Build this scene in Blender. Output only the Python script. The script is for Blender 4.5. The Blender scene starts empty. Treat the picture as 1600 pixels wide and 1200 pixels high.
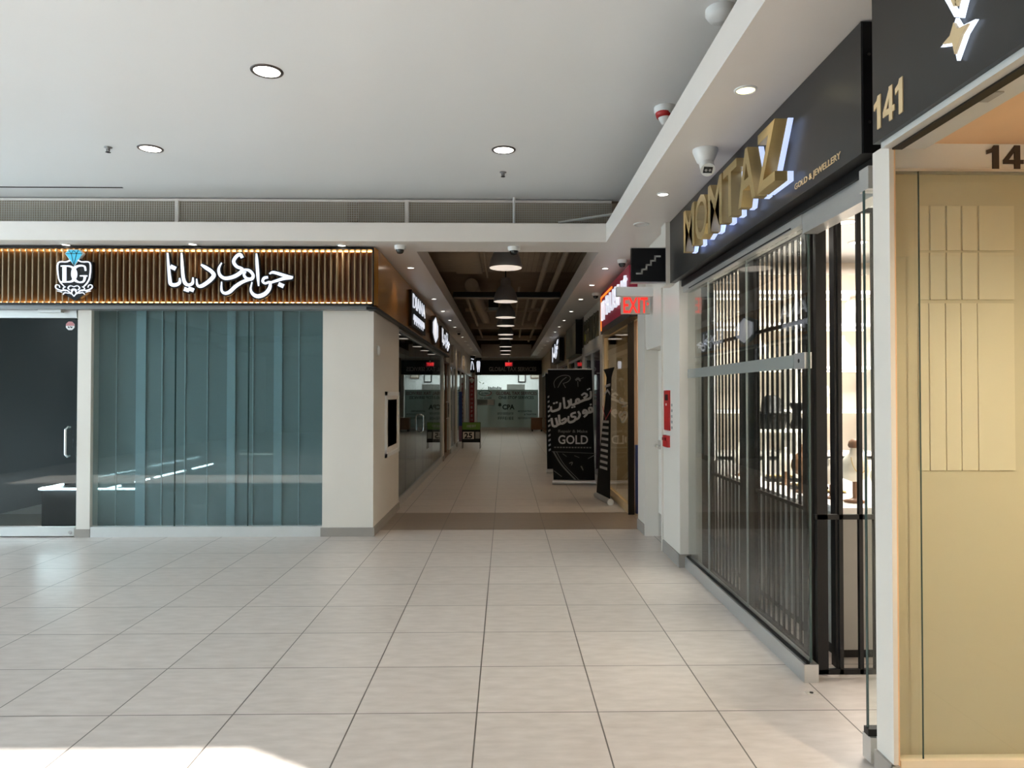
import bpy, bmesh, math, random
from mathutils import Vector, Matrix
random.seed(7)
S = bpy.context.scene
COL = S.collection
PI = math.pi

# ------------------------------------------------------------------ camera
F = 1115.0
PX, PY = 809.0, 600.0
YAW, PITCH = math.radians(-0.976), math.radians(0.873)
CAM = Vector((0, 0, 1.6))
cd = bpy.data.cameras.new('camera')
cd.sensor_width = 36
cd.lens = 36 * F / 1600
cd.shift_x = -9 / 1600
cd.clip_start = 0.05
cam = bpy.data.objects.new('camera', cd)
COL.objects.link(cam)
cam.location = CAM
cam.rotation_euler = (PI / 2 + PITCH, 0, YAW)
S.camera = cam
RM = cam.rotation_euler.to_matrix()


def P(px, py, X=None, Y=None, Z=None):
    d = RM @ Vector(((px - PX) / F, (PY - py) / F, -1))
    if X is not None: t = (X - CAM.x) / d.x
    elif Y is not None: t = (Y - CAM.y) / d.y
    else: t = (Z - CAM.z) / d.z
    return CAM + d * t


# ------------------------------------------------------------------ world and daylight
S.view_settings.view_transform = 'Standard'
S.view_settings.look = 'None'
S.view_settings.gamma = 1
S.view_settings.exposure = 0.0
W = bpy.data.worlds.new('sky')
S.world = W
W.use_nodes = True
wn = W.node_tree
wn.nodes.clear()
wo = wn.nodes.new('ShaderNodeOutputWorld')
wb = wn.nodes.new('ShaderNodeBackground')
wb.inputs[0].default_value = (0.72, 0.88, 1.0, 1)
wb.inputs[1].default_value = 10.5
wn.links.new(wb.outputs[0], wo.inputs[0])
sl = bpy.data.lights.new('sun', 'SUN')
sl.energy = 23.0
sl.angle = math.radians(0.9)
sl.color = (1, 0.97, 0.92)
so = bpy.data.objects.new('sun', sl)
COL.objects.link(so)
so.rotation_euler = Vector((0.28, 1.0, -1.20)).to_track_quat('-Z', 'Y').to_euler()


# ------------------------------------------------------------------ materials
def new_mat(name):
    m = bpy.data.materials.new(name)
    m.use_nodes = True
    nt = m.node_tree
    return m, nt, nt.nodes['Principled BSDF']


def mat(name, col, rough=0.5, metal=0.0, var=0.06, scale=6.0, bump=0.0, spec=0.5, stretch=None, coat=0.0):
    m, nt, b = new_mat(name)
    tc = nt.nodes.new('ShaderNodeTexCoord')
    mp = nt.nodes.new('ShaderNodeMapping')
    if stretch: mp.inputs['Scale'].default_value = stretch
    nz = nt.nodes.new('ShaderNodeTexNoise')
    nz.inputs['Scale'].default_value = scale
    nz.inputs['Detail'].default_value = 4
    mr = nt.nodes.new('ShaderNodeMapRange')
    mr.inputs[3].default_value = 1 - var
    mr.inputs[4].default_value = 1 + var
    mx = nt.nodes.new('ShaderNodeVectorMath')
    mx.operation = 'SCALE'
    mx.inputs[0].default_value = col
    nt.links.new(tc.outputs['Object'], mp.inputs[0])
    nt.links.new(mp.outputs[0], nz.inputs[0])
    nt.links.new(nz.outputs[0], mr.inputs[0])
    nt.links.new(mr.outputs[0], mx.inputs['Scale'])
    nt.links.new(mx.outputs[0], b.inputs['Base Color'])
    b.inputs['Roughness'].default_value = rough
    b.inputs['Metallic'].default_value = metal
    b.inputs['Specular IOR Level'].default_value = spec
    b.inputs['Coat Weight'].default_value = coat
    if bump:
        bp = nt.nodes.new('ShaderNodeBump')
        bp.inputs['Strength'].default_value = bump
        bp.inputs['Distance'].default_value = 0.01
        nt.links.new(nz.outputs[0], bp.inputs['Height'])
        nt.links.new(bp.outputs[0], b.inputs['Normal'])
    return m


def emit(name, col, strength):
    m, nt, b = new_mat(name)
    b.inputs['Base Color'].default_value = (*[min(1, c * .8) for c in col], 1)
    b.inputs['Emission Color'].default_value = (*col, 1)
    b.inputs['Emission Strength'].default_value = strength
    return m


def glass(name, tint=(0.965, 0.985, 0.98), r0=0.045, alpha_col=None, alpha=0.0, rough=0.0):
    """Window glass: see-through, with Schlick reflection; optional film that covers part of it."""
    m = bpy.data.materials.new(name)
    m.use_nodes = True
    nt = m.node_tree
    nt.nodes.clear()
    N = nt.nodes.new
    out = N('ShaderNodeOutputMaterial')
    geo = N('ShaderNodeNewGeometry')
    dot = N('ShaderNodeVectorMath'); dot.operation = 'DOT_PRODUCT'
    nt.links.new(geo.outputs['Incoming'], dot.inputs[0])
    nt.links.new(geo.outputs['Normal'], dot.inputs[1])
    ab = N('ShaderNodeMath'); ab.operation = 'ABSOLUTE'
    nt.links.new(dot.outputs['Value'], ab.inputs[0])
    su = N('ShaderNodeMath'); su.operation = 'SUBTRACT'; su.inputs[0].default_value = 1
    nt.links.new(ab.outputs[0], su.inputs[1])
    pw = N('ShaderNodeMath'); pw.operation = 'POWER'; pw.inputs[1].default_value = 5
    nt.links.new(su.outputs[0], pw.inputs[0])
    ma = N('ShaderNodeMath'); ma.operation = 'MULTIPLY_ADD'
    ma.inputs[1].default_value = 1 - r0; ma.inputs[2].default_value = r0
    nt.links.new(pw.outputs[0], ma.inputs[0])
    tr = N('ShaderNodeBsdfTransparent'); tr.inputs[0].default_value = (*tint, 1)
    gl = N('ShaderNodeBsdfGlossy'); gl.inputs['Roughness'].default_value = rough
    base = tr
    if alpha > 0:
        df = N('ShaderNodeBsdfDiffuse'); df.inputs[0].default_value = (*alpha_col, 1)
        mm = N('ShaderNodeMixShader'); mm.inputs[0].default_value = alpha
        nt.links.new(tr.outputs[0], mm.inputs[1]); nt.links.new(df.outputs[0], mm.inputs[2])
        base = mm
    mx = N('ShaderNodeMixShader')
    nt.links.new(ma.outputs[0], mx.inputs[0])
    nt.links.new(base.outputs[0], mx.inputs[1])
    nt.links.new(gl.outputs[0], mx.inputs[2])
    nt.links.new(mx.outputs[0], out.inputs[0])
    return m


def floor_mat():
    m, nt, b = new_mat('porcelain_floor_tile')
    N, L = nt.nodes.new, nt.links.new
    tc = N('ShaderNodeTexCoord')
    sp = N('ShaderNodeSeparateXYZ'); L(tc.outputs['Object'], sp.inputs[0])

    def math_(op, a, bb=None, c=None):
        n = N('ShaderNodeMath'); n.operation = op
        for i, v in enumerate((a, bb, c)):
            if v is None: continue
            if isinstance(v, (int, float)): n.inputs[i].default_value = v
            else: L(v, n.inputs[i])
        return n.outputs[0]
    T = 0.61
    u = math_('DIVIDE', math_('ADD', sp.outputs[0], 0.144), T)
    v = math_('DIVIDE', math_('SUBTRACT', sp.outputs[1], 3.62), T)
    fu = math_('FRACT', u); fv = math_('FRACT', v)
    du = math_('MINIMUM', fu, math_('SUBTRACT', 1, fu))
    dv = math_('MINIMUM', fv, math_('SUBTRACT', 1, fv))
    grout_u = math_('LESS_THAN', du, 0.0058)
    grout_v = math_('LESS_THAN', dv, 0.0058)
    gr = math_('MAXIMUM', grout_u, grout_v)
    # tile id tint
    cb = N('ShaderNodeCombineXYZ'); L(math_('FLOOR', u), cb.inputs[0]); L(math_('FLOOR', v), cb.inputs[1])
    wnz = N('ShaderNodeTexWhiteNoise'); L(cb.outputs[0], wnz.inputs[0])
    mp = N('ShaderNodeMapping'); mp.inputs['Scale'].default_value = (3, 9, 1)
    L(tc.outputs['Object'], mp.inputs[0])
    nz = N('ShaderNodeTexNoise'); nz.inputs['Scale'].default_value = 2.2; nz.inputs['Detail'].default_value = 8
    L(mp.outputs[0], nz.inputs[0])
    cr = N('ShaderNodeValToRGB')
    cr.color_ramp.elements[0].position = 0.1; cr.color_ramp.elements[0].color = (0.44, 0.385, 0.345, 1)
    cr.color_ramp.elements[1].position = 0.9; cr.color_ramp.elements[1].color = (0.64, 0.58, 0.535, 1)
    L(nz.outputs[0], cr.inputs[0])
    tint = N('ShaderNodeVectorMath'); tint.operation = 'SCALE'
    L(cr.outputs[0], tint.inputs[0]); L(math_('MULTIPLY_ADD', wnz.outputs[0], 0.08, 0.95), tint.inputs['Scale'])
    # darker band of tiles
    band = math_('MULTIPLY', math_('GREATER_THAN', sp.outputs[1], 8.50), math_('LESS_THAN', sp.outputs[1], 9.72))
    mb = N('ShaderNodeMix'); mb.data_type = 'RGBA'
    L(band, mb.inputs[0]); L(tint.outputs[0], mb.inputs[6]); mb.inputs[7].default_value = (0.25, 0.20, 0.155, 1)
    mg = N('ShaderNodeMix'); mg.data_type = 'RGBA'
    L(gr, mg.inputs[0]); L(mb.outputs[2], mg.inputs[6]); mg.inputs[7].default_value = (0.10, 0.085, 0.07, 1)
    L(mg.outputs[2], b.inputs['Base Color'])
    rr = N('ShaderNodeMapRange'); rr.inputs[3].default_value = 0.27; rr.inputs[4].default_value = 0.33
    L(nz.outputs[0], rr.inputs[0]); L(rr.outputs[0], b.inputs['Roughness'])
    bp = N('ShaderNodeBump'); bp.inputs['Strength'].default_value = 0.06; bp.inputs['Distance'].default_value = 0.004
    L(math_('SUBTRACT', 1, gr), bp.inputs['Height']); L(bp.outputs[0], b.inputs['Normal'])
    return m


M = {}
M['floor'] = floor_mat()
M['ceil'] = mat('white_ceiling_paint', (0.80, 0.81, 0.81), 0.32, var=0.02, scale=1.2, spec=0.35)
M['wall'] = mat('cream_wall_paint', (0.72, 0.67, 0.60), 0.35, var=0.03, scale=2.5, bump=0.02)
M['soffit'] = mat('soffit_paint', (0.76, 0.71, 0.66), 0.4, var=0.02)
M['base'] = mat('grey_rubber_base', (0.30, 0.27, 0.24), 0.5)
M['alu'] = mat('brushed_aluminium', (0.56, 0.56, 0.55), 0.33, 0.7, scale=30, stretch=(1, 1, 12))
M['alu_pale'] = mat('pale_anodised_frame', (0.62, 0.62, 0.60), 0.4, 0.25)
M['steel'] = mat('polished_steel', (0.75, 0.75, 0.75), 0.16, 1.0, var=0.02)
M['black'] = mat('black_paint', (0.005, 0.005, 0.0055), 0.4, spec=0.3)
M['black_matte'] = mat('matte_black', (0.004, 0.004, 0.004), 0.6, spec=0.15)
M['sign_black'] = mat('charcoal_sign_panel', (0.020, 0.0195, 0.019), 0.34, var=0.05)
M['gate'] = mat('black_powder_coat', (0.006, 0.006, 0.0065), 0.4, 0.0, spec=0.25)
M['gold'] = mat('brushed_gold', (0.56, 0.42, 0.19), 0.36, 0.75, scale=14, stretch=(1, 1, 10))
M['gold_paint'] = mat('gold_vinyl', (0.66, 0.49, 0.27), 0.45)
M['fin'] = mat('bronze_fin', (0.27, 0.19, 0.11), 0.4, 0.3)
M['amber'] = mat('amber_panel', (0.46, 0.20, 0.03), 0.22, 0.35, var=0.2, scale=2, stretch=(1, 1, .2))
M['fin_back'] = mat('dark_amber_backing', (0.10, 0.032, 0.006), 0.3, 0.3, var=.1)
M['white'] = mat('white_plastic', (0.75, 0.75, 0.73), 0.35)
M['white_gloss'] = mat('white_lacquer', (0.8, 0.79, 0.77), 0.2)
M['grey'] = mat('grey_laminate', (0.30, 0.29, 0.27), 0.4)
M['lamp_grey'] = mat('grey_enamel', (0.22, 0.22, 0.22), 0.4, 0.2)
M['plenum'] = mat('brown_plenum_paint', (0.36, 0.28, 0.20), 0.8, var=0.2, scale=2)
M['duct'] = mat('dusty_duct_paint', (0.50, 0.41, 0.31), 0.7, var=0.15)
M['dark_wall'] = mat('dark_shop_wall', (0.035, 0.045, 0.05), 0.5)
M['brown_wall'] = mat('dark_brown_wall', (0.13, 0.095, 0.065), 0.6, var=.15)
M['tan_wall'] = mat('tan_shop_wall', (0.42, 0.33, 0.20), 0.5)
M['peach_wall'] = mat('peach_wall', (0.80, 0.52, 0.30), 0.5)
M['cream'] = mat('cream_laminate', (0.74, 0.67, 0.58), 0.4)
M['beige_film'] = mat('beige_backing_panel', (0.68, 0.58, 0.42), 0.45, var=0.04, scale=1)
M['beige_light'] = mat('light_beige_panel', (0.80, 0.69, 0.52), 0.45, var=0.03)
M['glass'] = glass('clear_glass')
M['glass_green'] = glass('green_edged_glass', (0.94, 0.965, 0.95), 0.045)
M['glass_dark'] = glass('smoked_shop_glass', (0.74, 0.81, 0.82), 0.042)
M['edge'] = mat('dark_green_glass_edge', (0.03, 0.06, 0.055), 0.15)
M['frost'] = glass('frosted_band', (0.5, 0.5, 0.5), 0.05, (0.30, 0.31, 0.29), 0.9)
M['frost_end'] = glass('frosted_office_glass', (0.62, 0.70, 0.68), 0.05, (0.62, 0.72, 0.69), 0.66)
M['shade'] = glass('perforated_shade', (0.8, 0.9, 0.9), 0.0, (0.50, 0.545, 0.54), 0.70)
M['shade_strip'] = mat('pale_blue_strip', (0.50, 0.60, 0.62), 0.5)
M['shade_line'] = mat('grey_seam', (0.55, 0.62, 0.62), 0.5)
M['red'] = mat('red_plastic', (0.45, 0.02, 0.02), 0.35)
M['dark_red'] = mat('dark_red_vinyl', (0.22, 0.015, 0.02), 0.5)
M['green'] = mat('green_vinyl', (0.12, 0.24, 0.03), 0.5)
M['blue'] = mat('blue_vinyl', (0.01, 0.04, 0.20), 0.4)
M['purple'] = mat('mauve_wall', (0.20, 0.10, 0.15), 0.5)
M['maroon'] = mat('maroon_lettering', (0.14, 0.03, 0.04), 0.5)
M['ink'] = mat('dark_green_lettering', (0.015, 0.03, 0.028), 0.5)
M['silver_ink'] = mat('silver_lettering', (0.45, 0.44, 0.43), 0.5)
M['grey_ink'] = mat('dim_grey_print', (0.12, 0.12, 0.11), 0.5)
M['wood'] = mat('brown_wood', (0.20, 0.10, 0.05), 0.45, var=.2, stretch=(8, 8, 1))
M['screen'] = mat('dark_screen', (0.02, 0.022, 0.022), 0.15)
M['leaf'] = mat('leaf_green', (0.05, 0.12, 0.04), 0.5)
M['fabric'] = mat('ivory_bust_fabric', (0.72, 0.68, 0.58), 0.6)
M['e_down'] = emit('downlight_glow', (1, 0.95, 0.86), 9)
M['e_yellow'] = emit('yellow_downlight_glow', (1, 0.90, 0.50), 3)
M['e_pend'] = emit('pendant_glow', (1, 0.88, 0.76), 0.7)
M['e_white'] = emit('cool_led', (0.72, 0.82, 1.0), 1.6)
M['e_halo'] = emit('cool_halo_led', (0.55, 0.66, 1.0), 0.9)
M['e_letter'] = emit('lit_letter_face', (0.84, 0.89, 1.0), 0.72)
M['e_line'] = emit('case_led', (0.85, 0.95, 1.0), 55)
M['e_warm'] = emit('warm_led_strip', (1, 0.52, 0.17), 11)
M['e_red'] = emit('red_exit_glow', (1, 0.03, 0.02), 0.9)
M['e_orange'] = emit('orange_neon', (1, 0.22, 0.02), 1.2)
M['e_redpanel'] = emit('lit_red_panel', (0.42, 0.02, 0.06), 0.06)
M['e_blue'] = emit('lit_blue_gem', (0.06, 0.45, 0.65), 0.6)
M['e_shelf'] = emit('shelf_light', (1, 0.90, 0.76), 3.0)
M['e_shop'] = emit('shop_ceiling_light', (1, 0.95, 0.88), 6)


# ------------------------------------------------------------------ mesh building
class MB:
    def __init__(s): s.v = []; s.f = []; s.smooth = []

    def add(s, vs, fs, sm=False):
        o = len(s.v)
        s.v += [Vector(v) for v in vs]
        s.f += [tuple(i + o for i in f) for f in fs]
        s.smooth += [sm] * len(fs)
        return s

    def box(s, x0, x1, y0, y1, z0, z1):
        if x0 > x1: x0, x1 = x1, x0
        if y0 > y1: y0, y1 = y1, y0
        if z0 > z1: z0, z1 = z1, z0
        return s.add([(x, y, z) for z in (z0, z1) for x, y in ((x0, y0), (x1, y0), (x1, y1), (x0, y1))],
                     [(3, 2, 1, 0), (4, 5, 6, 7), (0, 1, 5, 4), (1, 2, 6, 5), (2, 3, 7, 6), (3, 0, 4, 7)])

    def lathe(s, prof, c=(0, 0, 0), n=24, axis='z', cap=True):
        vs = []
        for r, h in prof:
            for k in range(n):
                a = 2 * PI * k / n
                p = {'z': (r * math.cos(a), r * math.sin(a), h), 'y': (r * math.cos(a), h, r * math.sin(a)),
                     'x': (h, r * math.cos(a), r * math.sin(a))}[axis]
                vs.append((c[0] + p[0], c[1] + p[1], c[2] + p[2]))
        fs = []
        for i in range(len(prof) - 1):
            for k in range(n):
                a, b = i * n + k, i * n + (k + 1) % n
                fs.append((a, b, b + n, a + n))
        s.add(vs, fs, True)
        if cap:
            s.add(vs[:n], [tuple(range(n))[::-1]])
            s.add(vs[-n:], [tuple(range(n))])
        return s

    def cyl(s, p0, p1, r, n=10, r1=None):
        p0, p1 = Vector(p0), Vector(p1)
        d = (p1 - p0).normalized()
        a = d.orthogonal().normalized(); b = d.cross(a)
        r1 = r if r1 is None else r1
        vs = []
        for p, rr in ((p0, r), (p1, r1)):
            for k in range(n):
                t = 2 * PI * k / n
                vs.append(p + a * (rr * math.cos(t)) + b * (rr * math.sin(t)))
        s.add(vs, [(k, (k + 1) % n, n + (k + 1) % n, n + k) for k in range(n)], True)
        return s.add(vs, [tuple(range(n))[::-1], tuple(range(n, 2 * n))])

    def tube(s, pts, r, n=8):
        for a, b in zip(pts, pts[1:]): s.cyl(a, b, r, n)
        return s

    def prism(s, poly, fr, w0, w1):
        """poly in (u,v) of frame fr=(O,U,V,N), extruded along N from w0 to w1"""
        n = len(poly)
        vs = [fr(u, v, w) for w in (w0, w1) for u, v in poly]
        fs = [tuple(range(n))[::-1], tuple(range(n, 2 * n))] + \
             [(i, (i + 1) % n, n + (i + 1) % n, n + i) for i in range(n)]
        return s.add(vs, fs)

    def strokes(s, sts, fr, w0, w1, grow=0.0, mul=1.0, sub=4):
        for st in sts:
            pts = catmull(st, sub)
            nn = len(pts)
            L, R = [], []
            for i, (u, v, w) in enumerate(pts):
                a = pts[max(0, i - 1)]; b = pts[min(nn - 1, i + 1)]
                d = Vector((b[0] - a[0], b[1] - a[1]))
                d = d.normalized() if d.length > 1e-9 else Vector((1, 0))
                hw = w * mul / 2 + grow
                if i == 0: u -= d.x * hw * .4; v -= d.y * hw * .4
                if i == nn - 1: u += d.x * hw * .4; v += d.y * hw * .4
                L.append((u - d.y * hw, v + d.x * hw)); R.append((u + d.y * hw, v - d.x * hw))
            vs = []
            for (lu, lv), (ru, rv) in zip(L, R):
                vs += [fr(lu, lv, w0), fr(ru, rv, w0), fr(lu, lv, w1), fr(ru, rv, w1)]
            fs = []
            for i in range(nn - 1):
                a = 4 * i; b = a + 4
                fs += [(a, a + 1, b + 1, b), (a + 2, b + 2, b + 3, a + 3), (a, b, b + 2, a + 2), (a + 1, a + 3, b + 3, b + 1)]
            e = 4 * (nn - 1)
            fs += [(0, 2, 3, 1), (e, e + 1, e + 3, e + 2)]
            s.add(vs, fs)
        return s

    def build(s, name, m, parent=None, **kw):
        me = bpy.data.meshes.new(name)
        if parent is not None: off = worigin(parent)
        elif kw.get('kind') == 'structure': off = Vector((0, 0, 0))
        else:
            xs = [v.x for v in s.v]; ys = [v.y for v in s.v]; zs = [v.z for v in s.v]
            off = Vector(((min(xs) + max(xs)) / 2, (min(ys) + max(ys)) / 2, min(zs)))
        me.from_pydata([v - off for v in s.v], [], s.f)
        me.validate()
        bm = bmesh.new(); bm.from_mesh(me)
        bmesh.ops.recalc_face_normals(bm, faces=bm.faces)
        bm.to_mesh(me); bm.free()
        if len(me.polygons) == len(s.smooth):
            me.polygons.foreach_set('use_smooth', s.smooth)
        me.materials.append(M[m] if isinstance(m, str) else m)
        o = bpy.data.objects.new(name, me)
        COL.objects.link(o)
        if parent is not None: o.parent = parent
        else: o.location = off
        tag(o, **kw)
        return o


def catmull(st, sub):
    out = []
    n = len(st)
    for i in range(n - 1):
        p0, p1, p2, p3 = st[max(0, i - 1)], st[i], st[i + 1], st[min(n - 1, i + 2)]
        for k in range(sub):
            t = k / sub
            out.append(tuple(0.5 * (2 * b + (c - a) * t + (2 * a - 5 * b + 4 * c - d) * t * t + (3 * b - a - 3 * c + d) * t ** 3)
                             for a, b, c, d in zip(p0, p1, p2, p3)))
    out.append(tuple(st[-1]))
    return out


def worigin(o):
    p = Vector((0, 0, 0))
    while o is not None:
        p += o.location; o = o.parent
    return p


def tag(o, label=None, cat=None, group=None, kind=None):
    if label: o['label'] = label
    if cat: o['category'] = cat
    if group: o['group'] = group
    if kind: o['kind'] = kind


def thing(name, loc, label, cat, group=None):
    o = bpy.data.objects.new(name, None)
    o.empty_display_size = 0.1
    COL.objects.link(o)
    o.location = loc
    tag(o, label, cat, group)
    return o


def copy_tree(o, parent=None):
    c = o.copy(); COL.objects.link(c); c.parent = parent
    for ch in [x for x in COL.objects if x.parent == o]: copy_tree(ch, c)
    return c


def frame(O, U, V, N, su=1.0, sv=1.0):
    O, U, V, N = Vector(O), Vector(U), Vector(V), Vector(N)
    return lambda u, v, w: O + U * (u * su) + V * (v * sv) + N * w


AX = {'cam': ((1, 0, 0), (0, 0, 1), (0, -1, 0)),
      'right': ((0, -1, 0), (0, 0, 1), (-1, 0, 0)),
      'left': ((0, 1, 0), (0, 0, 1), (1, 0, 0))}


def text(s, origin, face, height, width=None, depth=0.004, m='white', name='lettering', parent=None, bold=0.0, spacing=1.0, axes=None, **kw):
    """origin = lower-left corner of the writing; height = height of its bounding box."""
    cu = bpy.data.curves.new('t', 'FONT')
    cu.body = s
    cu.extrude = 0.5
    cu.offset = bold
    cu.space_character = spacing
    cu.resolution_u = 3
    t = bpy.data.objects.new('t', cu); COL.objects.link(t)
    bpy.context.view_layer.update()
    me = bpy.data.meshes.new_from_object(t.evaluated_get(bpy.context.evaluated_depsgraph_get()))
    vs = [v.co.copy() for v in me.vertices]; fs = [tuple(p.vertices) for p in me.polygons]
    bpy.data.objects.remove(t); bpy.data.curves.remove(cu); bpy.data.meshes.remove(me)
    x0 = min(v.x for v in vs); x1 = max(v.x for v in vs); y0 = min(v.y for v in vs); y1 = max(v.y for v in vs)
    k = height / (y1 - y0)
    ku = k if width is None else width / (x1 - x0)
    U, V, N = (Vector(a) for a in (axes or AX[face]))
    O = Vector(origin)
    mb = MB()
    mb.add([O + U * ((v.x - x0) * ku) + V * ((v.y - y0) * k) + N * ((v.z + .5) * depth) for v in vs], fs)
    return mb.build(name, m, parent, **kw)


def marks(n, W_, H_, seed=1):
    """a row of n small illegible letter-like marks filling W_ x H_"""
    rn = random.Random(seed); out = []; w = W_ / n; t_ = min(w, H_) * .2
    for k in range(n):
        x = k * w + w * .2; e = x + w * .6; q = rn.randrange(4)
        out.append([(x, 0, t_), (x, H_, t_)])
        if q != 1: out.append([(x, H_, t_), (e, H_ * .95, t_)])
        if q in (0, 2): out.append([(x, H_ * .5, t_), (e, H_ * .5, t_)])
        if q in (1, 3): out.append([(e, 0, t_), (e, H_, t_)])
        if q == 2: out.append([(x, 0, t_), (e, 0, t_)])
    return out


def struct(name, mb, m): return mb.build(name, m, kind='structure')


def spot(name, loc, power, col=(1, .86, .68), angle=110, r=0.04, parent=None):
    l = bpy.data.lights.new(name, 'SPOT')
    l.energy = power; l.color = col; l.spot_size = math.radians(angle); l.spot_blend = 0.7; l.shadow_soft_size = r
    o = bpy.data.objects.new(name, l); COL.objects.link(o)
    o.location = loc
    if parent is not None:
        o.parent = parent; o.location = Vector(loc) - worigin(parent)
    return o


def area(name, loc, sx, sy, power, col=(1, .95, .88), rot=(0, 0, 0)):
    l = bpy.data.lights.new(name, 'AREA')
    l.shape = 'RECTANGLE'; l.size = sx; l.size_y = sy; l.energy = power; l.color = col
    o = bpy.data.objects.new(name, l); COL.objects.link(o)
    o.location = loc; o.rotation_euler = rot
    return o


# ================================================================== SETTING
ZS = 3.257   # soffit height
ZC = 3.816   # main ceiling height
struct('floor', MB().box(-10.2, 6.0, -14.2, 38, -0.12, 0), 'floor')

# main ceiling with an unseen opening added behind the camera to let daylight in
SK = (-10.0, -1.75, -1.45, 0.08)
c = MB()
c.box(-10.2, SK[0], -14.2, 8.12, ZC, ZC + .1)
c.box(SK[1], 1.9, -14.2, 8.12, ZC, ZC + .1)
c.box(SK[0], SK[1], -14.2, SK[2], ZC, ZC + .1)
c.box(SK[0], SK[1], SK[3], 8.12, ZC, ZC + .1)
c.prism([(-2.06, SK[3]), (SK[1], SK[3]), (SK[1], SK[3] - .19)], lambda u, v, w: Vector((u, v, w)), ZC, ZC + .1)  # corner filler added to slant the edge of the sun patch
struct('ceiling', c, 'ceil')
# lower bulkhead across the far end behind the camera
struct('trim_6', MB().box(-10.2, 1.75, -14.2, -6.4, ZS, ZS + .2), 'dark_wall')
# bulkhead along the shops: fascia and soffits
c = MB()
c.box(-10.2, 1.13, 7.70, 7.74, ZS + .02, 3.458)
c.box(1.09, 1.13, -14, 7.70, ZS + .02, 3.458)
struct('trim_1', c, 'soffit')
c = MB()
c.box(-10.2, 1.09, 7.70, 8.25, ZS, ZS + .02)
c.box(1.09, 1.90, -14, 8.25, ZS, ZS + .02)
c.box(-1.75, -1.03, 8.25, 32.4, ZS, ZS + .02)
c.box(1.08, 1.90, 8.25, 32.4, ZS, ZS + .02)
c.box(-1.03, 1.08, 31.0, 32.4, ZS, ZS + .02)
struct('ceiling', c, 'soffit')
c = MB()   # reveal around the open ceiling of the corridor
c.box(-1.07, -1.03, 8.25, 31.0, ZS + .02, 3.49)
c.box(1.08, 1.12, 8.25, 31.0, ZS + .02, 3.49)
c.box(-1.07, 1.12, 8.25, 8.29, ZS + .02, 3.49)
c.box(-1.07, 1.12, 31.0, 31.04, ZS + .02, 3.8)
struct('trim_2', c, 'soffit')
# plenum above the corridor
c = MB()
c.box(-1.7, 1.9, 8.12, 33, 4.35, 4.45)
c.box(-1.8, -1.7, 8.12, 33, ZS + .02, 4.45)
c.box(1.9, 2.0, 8.12, 33, ZS + .02, 4.45)
c.box(-10.2, 2.0, 8.9, 9.0, 3.9, 4.45)
struct('ceiling', c, 'plenum')
struct('wall_back', MB().box(-10.2, 2.0, 8.22, 8.30, 3.28, 3.95), 'duct')

# far side and behind the camera: unseen glazed bays added on the left for daylight, dark closed wall behind
c = MB().box(-10.3, -10.2, -14.2, 8.3, 0, 0.4).box(-10.3, -10.2, -14.2, 8.3, 3.6, 4.5).box(-10.3, -10.2, -14.2, 1.8, .4, 3.6)
for y in (1.8, 3.8, 5.8, 7.8): c.box(-10.3, -10.2, y, y + .15, .4, 3.6)
struct('wall_left', c, 'grey')
struct('window_added', MB().box(-10.26, -10.24, 1.8, 8.0, .4, 3.6), 'glass')
struct('wall_front', MB().box(-10.2, 6, -14.3, -14.2, 0, 4.5), 'dark_wall')
struct('wall_right', MB().box(1.75, 1.9, -14, .5, 0, ZS), 'wall')
struct('wall_light_block', MB().box(6.0, 6.1, -14.3, 36.2, -.1, 4.5).box(1.9, 2.0, -14.2, 8.12, ZS + .021, 4.5).box(-10.3, -10.2, 8.3, 36.2, -.1, 4.5).box(-10.3, 6.1, 36.1, 36.2, -.1, 4.5).box(-1.8, 2.0, 33, 33.1, 3.3, 4.45), 'plenum')  # unseen shell walls, added to keep stray sky light out
struct('ceiling', MB().box(-10.3, 6.1, 8.12, 36.2, 4.46, 4.55).box(1.9, 6.1, -14.3, 8.12, 4.46, 4.55).box(-10.3, 2.0, 8.12, 8.22, ZC + .0, 4.46), 'plenum')  # unseen roof slabs, added to close the light leaks
# upstand round the added daylight opening
c = MB()
for x0, x1, y0, y1 in ((SK[0] - .1, SK[0], SK[2], SK[3]), (SK[1], SK[1] + .1, SK[2], SK[3]), (SK[0] - .1, SK[1] + .1, SK[2] - .1, SK[2]), (SK[0] - .1, SK[1] + .1, SK[3], SK[3] + .1)):
    c.box(x0, x1, y0, y1, ZC + .1, ZC + .25)
struct('trim_3', c, 'ceil')

# ventilation grille over the bulkhead
GY = 8.05
g = thing('ventilation_grille', (-2.5, GY, 3.47), 'long wire mesh ventilation grille above the white bulkhead', 'grille')
fm = MB().box(-6.6, 1.2, GY - .015, GY + .015, 3.775, 3.80).box(-6.6, 1.2, GY - .015, GY + .015, 3.28, 3.30)
for px in (277, 636):
    x = P(px, 330, Y=GY).x
    fm.box(x - .02, x + .02, GY - .02, GY + .015, 3.3, 3.80)
fm.build('frame', 'soffit', g)
wm = MB()
x = -6.5
while x < 1.2:
    wm.box(x, x + .006, GY, GY + .004, 3.3, 3.78); x += .026
z = 3.31
while z < 3.78:
    wm.box(-6.6, 1.2, GY + .004, GY + .008, z, z + .006); z += .026
wm.build('wire_mesh', mat('grey_wire', (.60, .57, .50), .5), g)
pv = MB(); x = P(803, 330, Y=7.98).x
pv.cyl((x, 7.98, 3.3), (x, 7.98, ZC), .014)
pv.build('conduit', 'white', label='thin white vertical conduit in front of the ventilation grille', cat='pipe')
a = P(872, 348, Y=7.9); b = P(962, 334, Y=7.9)
MB().cyl(a, b, .014).build('conduit', 'white', label='thin white slanting conduit behind the bulkhead corner', cat='pipe')

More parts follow.
